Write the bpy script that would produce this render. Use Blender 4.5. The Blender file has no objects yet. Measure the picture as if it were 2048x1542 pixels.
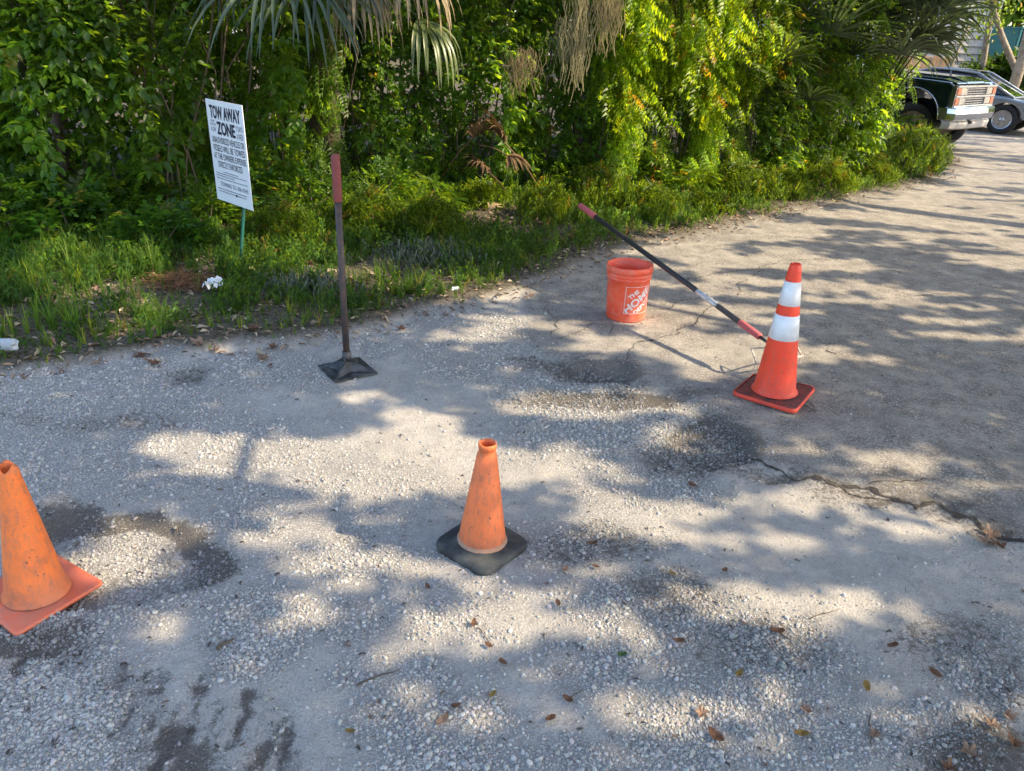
import bpy, bmesh, math, random
import numpy as np
from mathutils import Vector, Matrix, Euler

random.seed(7)
RS = np.random.RandomState(11)
SC = bpy.context.scene
COL = SC.collection

# ---------------------------------------------------------------- camera, sky, sun, exposure
F_PX, PITCH, ROLL, CAM_H = 1547.0, math.radians(25), math.radians(3), 1.78
cam_data = bpy.data.cameras.new('camera')
cam_data.sensor_width = 36.0
cam_data.lens = 36.0 * F_PX / 2048.0
cam_data.clip_start, cam_data.clip_end = 0.05, 600
cam = bpy.data.objects.new('camera', cam_data)
COL.objects.link(cam)
RCAM = Matrix.Rotation(math.pi / 2 - PITCH, 3, 'X') @ Matrix.Rotation(ROLL, 3, 'Z')
cam.matrix_world = Matrix.Translation((0, 0, CAM_H)) @ RCAM.to_4x4()
SC.camera = cam

SUN_EL, SUN_AZ = math.radians(39.5), math.radians(-8)          # azimuth measured from +X towards +Y
SUN = np.array([math.cos(SUN_EL) * math.cos(SUN_AZ), math.cos(SUN_EL) * math.sin(SUN_AZ), math.sin(SUN_EL)])
world = bpy.data.worlds.new('World')
SC.world = world
world.use_nodes = True
wn = world.node_tree
wn.nodes.clear()
sky = wn.nodes.new('ShaderNodeTexSky')
sky.sky_type = 'NISHITA'
sky.sun_disc = False
sky.sun_elevation = SUN_EL
sky.sun_rotation = math.pi / 2 - SUN_AZ
sky.air_density, sky.dust_density, sky.ozone_density = 1.0, 1.7, 1.3
bgn = wn.nodes.new('ShaderNodeBackground')
bgn.inputs['Strength'].default_value = 0.15
wo = wn.nodes.new('ShaderNodeOutputWorld')
wn.links.new(sky.outputs[0], bgn.inputs[0])
wn.links.new(bgn.outputs[0], wo.inputs[0])
sl = bpy.data.lights.new('sun', 'SUN')
sl.energy = 2.8
sl.angle = math.radians(0.5)
sl.color = (1.0, 0.83, 0.58)
so = bpy.data.objects.new('sun', sl)
COL.objects.link(so)
so.rotation_euler = Vector(SUN).to_track_quat('Z', 'Y').to_euler()
so.location = (8, -1, 12)
SC.view_settings.view_transform = 'Standard'
SC.view_settings.look = 'None'
SC.view_settings.gamma = 1
SC.view_settings.use_curve_mapping = False
SC.view_settings.exposure = 1.85
SC.render.engine = 'CYCLES'
SC.cycles.max_bounces = 6
SC.cycles.transparent_max_bounces = 6
SC.cycles.caustics_reflective = False
SC.cycles.caustics_refractive = False

RM = np.array([list(r) for r in RCAM])


def G(x, y, z=0.0):
    """a point of the place seen at photo pixel (x, y) and height z"""
    d = RM @ np.array([x - 1024.0, -(y - 771.0), -F_PX])
    t = (z - CAM_H) / d[2]
    return d * t + np.array([0, 0, CAM_H])


def P(pts):
    v = (np.asarray(pts, float) - np.array([0, 0, CAM_H])) @ RM
    w = np.maximum(-v[:, 2], 1e-3)
    ok = -v[:, 2] > 0.2
    return 1024 + F_PX * v[:, 0] / w, 771 - F_PX * v[:, 1] / w, ok


# ---------------------------------------------------------------- noise and masks
def _hash(ix, iy, seed):
    n = (ix.astype(np.int64) * 374761393 + iy.astype(np.int64) * 668265263 + seed * 974634777) & 0xffffffff
    n = ((n ^ (n >> 13)) * 1274126177) & 0xffffffff
    n = n ^ (n >> 16)
    return (n & 0xffff) / 65535.0


def vnoise(x, y, seed=0):
    ix, iy = np.floor(x), np.floor(y)
    fx, fy = x - ix, y - iy
    fx, fy = fx * fx * (3 - 2 * fx), fy * fy * (3 - 2 * fy)
    a, b = _hash(ix, iy, seed), _hash(ix + 1, iy, seed)
    c, d = _hash(ix, iy + 1, seed), _hash(ix + 1, iy + 1, seed)
    return (a * (1 - fx) + b * fx) * (1 - fy) + (c * (1 - fx) + d * fx) * fy


def fbm(x, y, oct=4, seed=0):
    s, a, t = 0, 1, 0
    for k in range(oct):
        s = s + a * vnoise(x * 2 ** k + 17.3 * k, y * 2 ** k - 9.1 * k, seed + k)
        t += a
        a *= .5
    return s / t


def smooth(e0, e1, v):
    t = np.clip((v - e0) / (e1 - e0), 0, 1)
    return t * t * (3 - 2 * t)


def sdist(px, py, poly, closed=True):
    """signed distance to a polygon, positive inside"""
    poly = np.asarray(poly, float)
    n = len(poly)
    d = np.full(px.shape, 1e9)
    ins = np.zeros(px.shape, bool)
    for i in range(n if closed else n - 1):
        a, b = poly[i], poly[(i + 1) % n]
        ab = b - a
        t = np.clip(((px - a[0]) * ab[0] + (py - a[1]) * ab[1]) / max(ab @ ab, 1e-9), 0, 1)
        d = np.minimum(d, np.hypot(px - a[0] - t * ab[0], py - a[1] - t * ab[1]))
        if closed and abs(b[1] - a[1]) > 1e-12:
            c = ((a[1] > py) != (b[1] > py)) & (px < (b[0] - a[0]) * (py - a[1]) / (b[1] - a[1]) + a[0])
            ins ^= c
    return np.where(ins, d, -d) if closed else d


def gpoly(pts):
    return [tuple(G(x, y)[:2]) for x, y in pts]


EDGE_PX = [(0, 745), (120, 737), (250, 716), (400, 702), (520, 690), (620, 680), (740, 670), (795, 652), (830, 632), (900, 612),
           (1040, 588), (1090, 560), (1140, 540), (1200, 520), (1260, 500), (1340, 482), (1430, 464), (1520, 442), (1620, 420),
           (1720, 396), (1800, 378), (1865, 362), (1905, 340), (1912, 322), (1890, 305)]
VERGE = [(-40, 1.0), (-8, 2.6), (-4.2, 3.35)] + gpoly(EDGE_PX) + [(7.2, 17), (5.5, 22), (5, 60), (-40, 60)]
ASPH_PX = [(1040, 588), (1062, 640), (1010, 672), (1100, 712), (1150, 735), (1240, 745), (1290, 775), (1390, 800), (1440, 838),
           (1488, 875), (1492, 908), (1560, 935), (1640, 958), (1740, 970), (1800, 995), (1880, 1005), (1960, 1045), (2048, 1075)]
ASPH = [(0.0, 7.5)] + gpoly(ASPH_PX) + [(3.2, 2.2), (6, 1.2), (60, -8), (60, 60), (2, 60)]
THICK_PX = [(0, 490), (150, 500), (300, 495), (420, 470), (600, 440), (740, 430), (900, 425), (1100, 415), (1300, 410), (1500, 390),
            (1650, 372), (1760, 350), (1840, 330)]
THICK = [(-40, 3.0), (-8, 5.4)] + gpoly(THICK_PX) + [(6.9, 13.6), (6.3, 16), (4.6, 20), (4, 60), (-40, 60)]


def field(px, py, ok, splats):
    f = np.zeros(px.shape)
    for cx, cy, rx, ry, v in splats:
        q = ((px - cx) / rx) ** 2 + ((py - cy) / ry) ** 2
        f = np.maximum(f, v * np.exp(-q * q * .8)) if v > 0 else f + v * np.exp(-q * q * .8)
    return np.where(ok, f, 0)


GRAVEL_S = [(950, 650, 150, 35, .9), (1000, 720, 170, 55, .9), (1150, 770, 170, 60, 1), (1200, 850, 230, 70, 1), (1400, 890, 130, 60, 1),
            (1280, 960, 160, 45, .8), (1200, 1000, 140, 30, .5), (150, 800, 330, 90, .8), (420, 740, 280, 40, .8), (150, 930, 300, 90, .75),
            (420, 890, 260, 70, .7), (560, 1020, 260, 90, .65), (740, 950, 220, 60, .55), (520, 1260, 95, 95, 1.1), (700, 1230, 110, 60, .8),
            (130, 1400, 190, 120, 1.1), (240, 1150, 210, 110, .8), (100, 1260, 140, 60, 1), (260, 1480, 90, 70, .7), (700, 1110, 200, 60, .6),
            (1180, 1080, 170, 60, .7), (1330, 1210, 170, 80, .9), (1500, 1300, 200, 90, 1), (1440, 1420, 260, 60, .8), (1180, 1320, 150, 70, .7),
            (870, 1250, 140, 40, .6), (800, 1350, 160, 50, .6), (860, 1440, 170, 60, .7), (900, 1520, 140, 40, .8), (1300, 1500, 250, 50, .7),
            (1990, 1330, 90, 120, .8), (1850, 1440, 130, 60, .6), (1700, 1500, 200, 60, .5), (1000, 1190, 200, 50, .5), (700, 690, 120, 20, .8)]
DARK_S = [(60, 1285, 130, 50, .9), (120, 1040, 90, 35, .8),
          (60, 1290, 120, 50, .8), (1190, 742, 80, 18, 1), (1110, 720, 60, 18, .7), (1220, 795, 200, 14, .9), (1430, 885, 75, 45, 1),
          (1390, 915, 90, 30, .8), (1190, 1080, 130, 45, .55), (1360, 1180, 110, 55, .6), (1520, 1290, 150, 60, .5),
          (290, 1390, 90, 60, .75), (330, 1490, 90, 70, .9), (520, 1480, 60, 80, .85), (430, 1440, 45, 60, .6), (420, 1380, 22, 60, .6),
          (400, 1500, 30, 70, .8), (1960, 1500, 130, 80, .8), (1900, 1270, 110, 70, .5), (1990, 1340, 60, 90, .5), (390, 745, 60, 18, .7),
          (230, 850, 130, 22, .5), (60, 830, 90, 16, .4), (200, 1180, 120, 30, .4), (1740, 968, 140, 26, .6), (1880, 1010, 120, 22, .5),
          (1500, 940, 60, 14, .5), (1990, 1060, 60, 25, .6), (1590, 1250, 60, 30, .3), (1600, 950, 90, 12, .7), (1820, 998, 90, 16, .8), (1930, 1030, 60, 18, .7), (2000, 1065, 60, 18, .7), (500, 1400, 40, 30, .6), (470, 1510, 130, 50, .55), (1290, 780, 90, 10, .5), (700, 1060, 60, 14, .3)]
DUST_S = [(830, 780, 220, 90, 1), (700, 720, 150, 35, .8), (900, 900, 260, 60, .6), (350, 1225, 110, 55, 1), (640, 1330, 170, 100, .8),
          (1550, 1080, 280, 50, .9), (1700, 1160, 260, 70, .9), (1750, 1230, 220, 40, .9), (1620, 950, 130, 30, .5), (650, 1480, 130, 60, .6),
          (1190, 1290, 120, 40, .5), (1100, 670, 160, 50, .4), (1450, 730, 160, 40, .5), (1330, 1320, 60, 30, .7), (1150, 1180, 160, 50, .4),
          (1660, 1330, 130, 60, .6), (1000, 1500, 130, 30, .4)]


HOLES = [(222, 1118, 205, 98, .042, .0), (1425, 888, 78, 36, .022, .9), (1195, 742, 75, 17, .018, .9), (1215, 795, 105, 10, .014, .5)]


def hole_q(px, py, h, x, y):
    jx = (fbm(x * 6, y * 6, 3, 61) - .5) * h[2] * .5
    jy = (fbm(x * 6, y * 6, 3, 67) - .5) * h[3] * .6
    return np.sqrt(((px + jx - h[0]) / h[2]) ** 2 + ((py + jy - h[1]) / h[3]) ** 2)


GRAVEL_S = [(a, b, c, d, v * (.78 if b > 1180 else .95)) for a, b, c, d, v in GRAVEL_S]


def masks(x, y):
    x, y = np.asarray(x, float), np.asarray(y, float)
    w1 = (fbm(x * 3, y * 3, 3, 5) - .5) * .22 + (fbm(x * 14, y * 14, 2, 9) - .5) * .10
    verge = smooth(-.05, .12, sdist(x, y, VERGE) + w1)
    sa = sdist(x, y, ASPH) + w1 * .5
    asph = smooth(-.03, .06, sa)
    px, py, ok = P(np.stack([x, y, np.zeros_like(x)], -1))
    jx, jy = (fbm(x * 5, y * 5, 3, 21) - .5) * 110, (fbm(x * 5, y * 5, 3, 31) - .5) * 70
    inpic = ok & (px > -250) & (px < 2300) & (py > 200) & (py < 1800)
    rnd = smooth(.45, .7, fbm(x * 1.6, y * 1.6, 3, 51))
    grav = np.where(inpic, field(px + jx, py + jy, inpic, GRAVEL_S), rnd)
    dark = np.where(inpic, field(px + jx * .75, py + jy * .75, inpic, DARK_S), rnd * .3)
    dust = np.where(inpic, field(px + jx, py + jy, inpic, DUST_S), 1 - rnd)
    rutn = smooth(.42, .60, fbm((px + .30 * py) / 26.0, py / 130.0, 3, 83))
    low_left = inpic & (px < 680) & (py > 1310)
    dark = np.where(low_left, dark * (.35 + .95 * rutn), dark)
    for h in HOLES:
        q = hole_q(px, py, h, x, y)
        rim = np.exp(-((q - 1.0) / (.17 if h[4] > .03 else .3)) ** 2)
        rim = rim * np.where(h[4] > .03, smooth(-.6, .3, (px - h[0]) / h[2] * .5 - (py - h[1]) / h[3]), 1)
        dark = np.where(inpic, np.maximum(dark * np.where((h[5] == 0) & (q < .8), .6, 1), 1.5 * rim), dark)
        if not h[5]:
            dark = np.where(inpic & (q < 1), np.maximum(dark, .34 * smooth(.3, .6, fbm(x * 8, y * 8, 3, 69))), dark)
        if h[5]:
            dark = np.where(inpic & (q < 1), np.maximum(dark, h[5]), dark)
    return verge, asph, grav, dark, dust, sa


def hgt(x, y):
    x, y = np.asarray(x, float), np.asarray(y, float)
    verge, asph, grav, dark, dust, sa = masks(x, y)
    z = (fbm(x * 1.1, y * 1.1, 3, 71) - .5) * .035 + (fbm(x * 7, y * 7, 3, 77) - .5) * .012 * (1 - .5 * asph) + (fbm(x * 22, y * 22, 2, 79) - .5) * .006
    z = z - .014 * (1 - asph) * (1 - verge) - .012 * dark * (1 - asph) + .03 * verge
    px, py, ok = P(np.stack([x, y, np.zeros_like(x)], -1))
    for h in HOLES:
        q = np.where(ok & (py > 250), hole_q(px, py, h, x, y), 9)
        z = z - h[4] * smooth(1.06, .80, q) * (.8 + .4 * vnoise(x * 9, y * 9, 88))
    z = z + verge * .05 * smooth(0, 1.6, sdist(x, y, VERGE))
    return z


def hz(x, y):
    return float(hgt(np.array([x]), np.array([y]))[0])


# ---------------------------------------------------------------- materials
def newmat(name):
    m = bpy.data.materials.new(name)
    m.use_nodes = True
    nt = m.node_tree
    b = nt.nodes['Principled BSDF']
    return m, nt, b


def N(nt, typ, **kw):
    n = nt.nodes.new(typ)
    for k, v in kw.items():
        if k.startswith('i_'):
            n.inputs[int(k[2:])].default_value = v
        else:
            setattr(n, k, v)
    return n


def ramp(nt, src, stops):
    r = nt.nodes.new('ShaderNodeValToRGB')
    el = r.color_ramp.elements
    while len(el) < len(stops):
        el.new(.5)
    for e, (p, c) in zip(el, stops):
        e.position = p
        e.color = (*c, 1) if len(c) == 3 else (c[0],) * 3 + (1,)
    nt.links.new(src, r.inputs[0])
    return r.outputs[0]


def mix(nt, f, a, b, typ='MIX'):
    m = nt.nodes.new('ShaderNodeMix')
    m.data_type = 'RGBA'
    m.blend_type = typ
    for s, v in ((0, f), (6, a), (7, b)):
        if isinstance(v, bpy.types.NodeSocket):
            nt.links.new(v, m.inputs[s])
        elif s == 0:
            m.inputs[0].default_value = v
        else:
            m.inputs[s].default_value = (*v, 1)
    return m.outputs[2]


def math_(nt, op, a, b=0.0, clamp=False):
    m = nt.nodes.new('ShaderNodeMath')
    m.operation = op
    m.use_clamp = clamp
    for s, v in ((0, a), (1, b)):
        if isinstance(v, bpy.types.NodeSocket):
            nt.links.new(v, m.inputs[s])
        else:
            m.inputs[s].default_value = v
    return m.outputs[0]


def coords(nt, kind='Object'):
    return nt.nodes.new('ShaderNodeTexCoord').outputs[kind]


def noise(nt, co, scale, detail=4, rough=.6):
    n = nt.nodes.new('ShaderNodeTexNoise')
    n.inputs['Scale'].default_value = scale
    n.inputs['Detail'].default_value = detail
    n.inputs['Roughness'].default_value = rough
    nt.links.new(co, n.inputs['Vector'])
    return n.outputs[0]


def bump(nt, b, h, dist, strength=1.0):
    n = nt.nodes.new('ShaderNodeBump')
    n.inputs['Distance'].default_value = dist
    n.inputs['Strength'].default_value = strength
    nt.links.new(h, n.inputs['Height'])
    nt.links.new(n.outputs[0], b.inputs['Normal'])


def simple(name, col, rough=.6, metal=0.0, dirt=None, dirt_amt=.4, scale=20, bumpd=0.0, spec=.5, coat=0.0, scuff=None):
    """painted / plastic / metal surface with grime and slight unevenness"""
    m, nt, b = newmat(name)
    co = coords(nt)
    n1 = noise(nt, co, scale, 5, .65)
    n2 = noise(nt, co, scale * .22, 3, .6)
    c = mix(nt, .25, col, tuple(v * .7 for v in col), 'MIX')
    if dirt:
        fac = ramp(nt, math_(nt, 'MULTIPLY', n1, math_(nt, 'ADD', n2, .5)), [(.42, (0,)), (.72, (dirt_amt,))])
        c = mix(nt, fac, col, dirt)
    else:
        fac = ramp(nt, n1, [(.35, (0,)), (.7, (.35,))])
        c = mix(nt, fac, col, tuple(v * .75 for v in col))
    if scuff:                                          # rubbed streaks, specks and ground-in dirt
        mp = nt.nodes.new('ShaderNodeMapping')
        mp.inputs['Scale'].default_value = (1.0, 1.0, .28)
        mp.inputs['Rotation'].default_value = (.5, .35, 0)
        nt.links.new(co, mp.inputs['Vector'])
        n3 = noise(nt, mp.outputs[0], 62, 6, .75)
        c = mix(nt, ramp(nt, n3, [(.50, (0,)), (.66, (.8,))]), c, scuff)
        n4 = noise(nt, co, 70, 2, .5)
        c = mix(nt, ramp(nt, n4, [(.69, (0,)), (.73, (.8,))]), c, (.06, .035, .025))
        n5 = noise(nt, co, 7.5, 5, .7)
        c = mix(nt, ramp(nt, n5, [(.54, (0,)), (.68, (.6,))]), c, tuple(v * .62 for v in scuff))
        sx = nt.nodes.new('ShaderNodeSeparateXYZ')
        nt.links.new(co, sx.inputs[0])
        low = ramp(nt, math_(nt, 'ADD', sx.outputs[2], math_(nt, 'MULTIPLY', math_(nt, 'SUBTRACT', n2, .5), .3)), [(.02, (.55,)), (.14, (0,))])
        c = mix(nt, low, c, scuff)
    nt.links.new(c, b.inputs['Base Color'])
    r = ramp(nt, n1, [(.3, (max(rough - .1, .03),)), (.7, (min(rough + .15, 1),))])
    nt.links.new(r, b.inputs['Roughness'])
    b.inputs['Metallic'].default_value = metal
    b.inputs['Specular IOR Level'].default_value = spec
    b.inputs['Coat Weight'].default_value = coat
    if bumpd:
        bump(nt, b, n1, bumpd)
    return m


def ground_material():
    m, nt, b = newmat('ground_surface')
    co = coords(nt)

    def att(n):
        a = nt.nodes.new('ShaderNodeAttribute')
        a.attribute_name = n
        return a.outputs['Fac']
    av, aa, ag, ad, au = att('verge'), att('asph'), att('grav'), att('dark'), att('dust')
    nf, nm, nl = noise(nt, co, 160, 5, .75), noise(nt, co, 38, 5, .65), noise(nt, co, 6, 4, .6)
    # limerock dust
    lime = mix(nt, ramp(nt, nm, [(.3, (0,)), (.7, (1,))]), (.42, .385, .34), (.56, .52, .46))
    lime = mix(nt, ramp(nt, nf, [(.50, (0,)), (.68, (.65,))]), lime, (.24, .225, .205))
    lime = mix(nt, ramp(nt, noise(nt, co, 2.6, 6, .72), [(.40, (0,)), (.66, (.55,))]), lime, (.27, .25, .225))
    lime = mix(nt, ramp(nt, noise(nt, co, 14, 5, .7), [(.52, (0,)), (.72, (.5,))]), lime, (.22, .20, .18))
    vo = nt.nodes.new('ShaderNodeTexVoronoi')
    vo.inputs['Scale'].default_value = 150
    nt.links.new(co, vo.inputs['Vector'])
    vs = nt.nodes.new('ShaderNodeSeparateColor')
    nt.links.new(vo.outputs['Color'], vs.inputs[0])
    stone = ramp(nt, vs.outputs[0], [(0, (.20, .19, .175)), (.5, (.40, .38, .355)), (1, (.60, .585, .56))])
    gap = ramp(nt, vo.outputs['Distance'], [(.25, (0,)), (.62, (1,))])
    stone = mix(nt, gap, stone, (.23, .215, .19))
    gsel = math_(nt, 'MULTIPLY', ramp(nt, math_(nt, 'ADD', ag, math_(nt, 'MULTIPLY', nl, .5)), [(.30, (.22,)), (.85, (1,))]), .85)
    lot = mix(nt, gsel, lime, stone)
    dsel = ramp(nt, math_(nt, 'ADD', ad, math_(nt, 'MULTIPLY', math_(nt, 'SUBTRACT', math_(nt, 'ADD', nm, nf), 1.0), 1.9)), [(.25, (0,)), (.70, (.95,))])
    dirt = mix(nt, ramp(nt, nf, [(.4, (0,)), (.65, (1,))]), (.065, .055, .046), (.17, .15, .125))
    lot = mix(nt, dsel, lot, dirt)
    # old sun-bleached asphalt: dark binder between worn pale stones
    vo2 = nt.nodes.new('ShaderNodeTexVoronoi')
    vo2.inputs['Scale'].default_value = 110
    nt.links.new(co, vo2.inputs['Vector'])
    vs2 = nt.nodes.new('ShaderNodeSeparateColor')
    nt.links.new(vo2.outputs['Color'], vs2.inputs[0])
    a1 = ramp(nt, vs2.outputs[0], [(0, (.18, .165, .145)), (.55, (.33, .302, .265)), (1, (.50, .462, .41))])
    a1 = mix(nt, ramp(nt, vo2.outputs['Distance'], [(.3, (0,)), (.7, (.8,))]), a1, (.14, .12, .10))
    a1 = mix(nt, ramp(nt, nl, [(.40, (.0,)), (.62, (.6,))]), a1, (.42, .38, .32))
    a1 = mix(nt, ramp(nt, noise(nt, co, 1.7, 6, .7), [(.50, (0,)), (.60, (.45,))]), a1, (.17, .155, .138))
    a1 = mix(nt, ramp(nt, nm, [(.5, (0,)), (.75, (.5,))]), a1, (.19, .165, .138))
    a1 = mix(nt, math_(nt, 'MULTIPLY', au, .75), a1, lime)
    a1 = mix(nt, math_(nt, 'MULTIPLY', dsel, .7), a1, dirt)
    # verge soil with litter
    s1 = mix(nt, ramp(nt, nm, [(.35, (0,)), (.65, (1,))]), (.040, .036, .024), (.15, .125, .09))
    c = mix(nt, aa, lot, a1)
    c = mix(nt, av, c, s1)
    nt.links.new(c, b.inputs['Base Color'])
    b.inputs['Roughness'].default_value = .95
    b.inputs['Specular IOR Level'].default_value = .15
    hh = math_(nt, 'ADD', math_(nt, 'MULTIPLY', math_(nt, 'SUBTRACT', 1.0, vo2.outputs['Distance']), .45),
               math_(nt, 'ADD', math_(nt, 'MULTIPLY', nf, .8), math_(nt, 'MULTIPLY', nm, .8)))
    bump(nt, b, hh, .006, .9)
    return m


def leaf_material(name, base, trans, rough=.42, tint='leaf_tint', mode='GEOMETRY', tw=.55, spec=.35):
    """leaf: tinted per leaf, lets light through"""
    m, nt, b = newmat(name)
    a = nt.nodes.new('ShaderNodeAttribute')
    a.attribute_name = tint
    a.attribute_type = mode
    c1 = mix(nt, 1.0, a.outputs['Color'], base, 'MULTIPLY')
    n = noise(nt, coords(nt), 30, 2)
    c1 = mix(nt, ramp(nt, n, [(.3, (.0,)), (.8, (.3,))]), c1, (base[0] * .6, base[1] * .55, base[2] * .5))
    nt.links.new(c1, b.inputs['Base Color'])
    b.inputs['Roughness'].default_value = rough
    b.inputs['Specular IOR Level'].default_value = spec
    t = nt.nodes.new('ShaderNodeBsdfTranslucent')
    c2 = mix(nt, 1.0, a.outputs['Color'], trans, 'MULTIPLY')
    nt.links.new(c2, t.inputs['Color'])
    ms = nt.nodes.new('ShaderNodeMixShader')
    ms.inputs[0].default_value = tw
    nt.links.new(b.outputs[0], ms.inputs[1])
    nt.links.new(t.outputs[0], ms.inputs[2])
    nt.links.new(ms.outputs[0], nt.nodes['Material Output'].inputs[0])
    return m


def pebble_material():
    m, nt, b = newmat('crushed_limerock')
    a = nt.nodes.new('ShaderNodeAttribute')
    a.attribute_name = 'tint'
    a.attribute_type = 'INSTANCER'
    n = noise(nt, coords(nt), 3, 3)
    c = mix(nt, ramp(nt, n, [(.35, (0,)), (.75, (.5,))]), a.outputs['Color'], (.30, .28, .25))
    nt.links.new(c, b.inputs['Base Color'])
    b.inputs['Roughness'].default_value = .9
    b.inputs['Specular IOR Level'].default_value = .2
    return m


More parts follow.
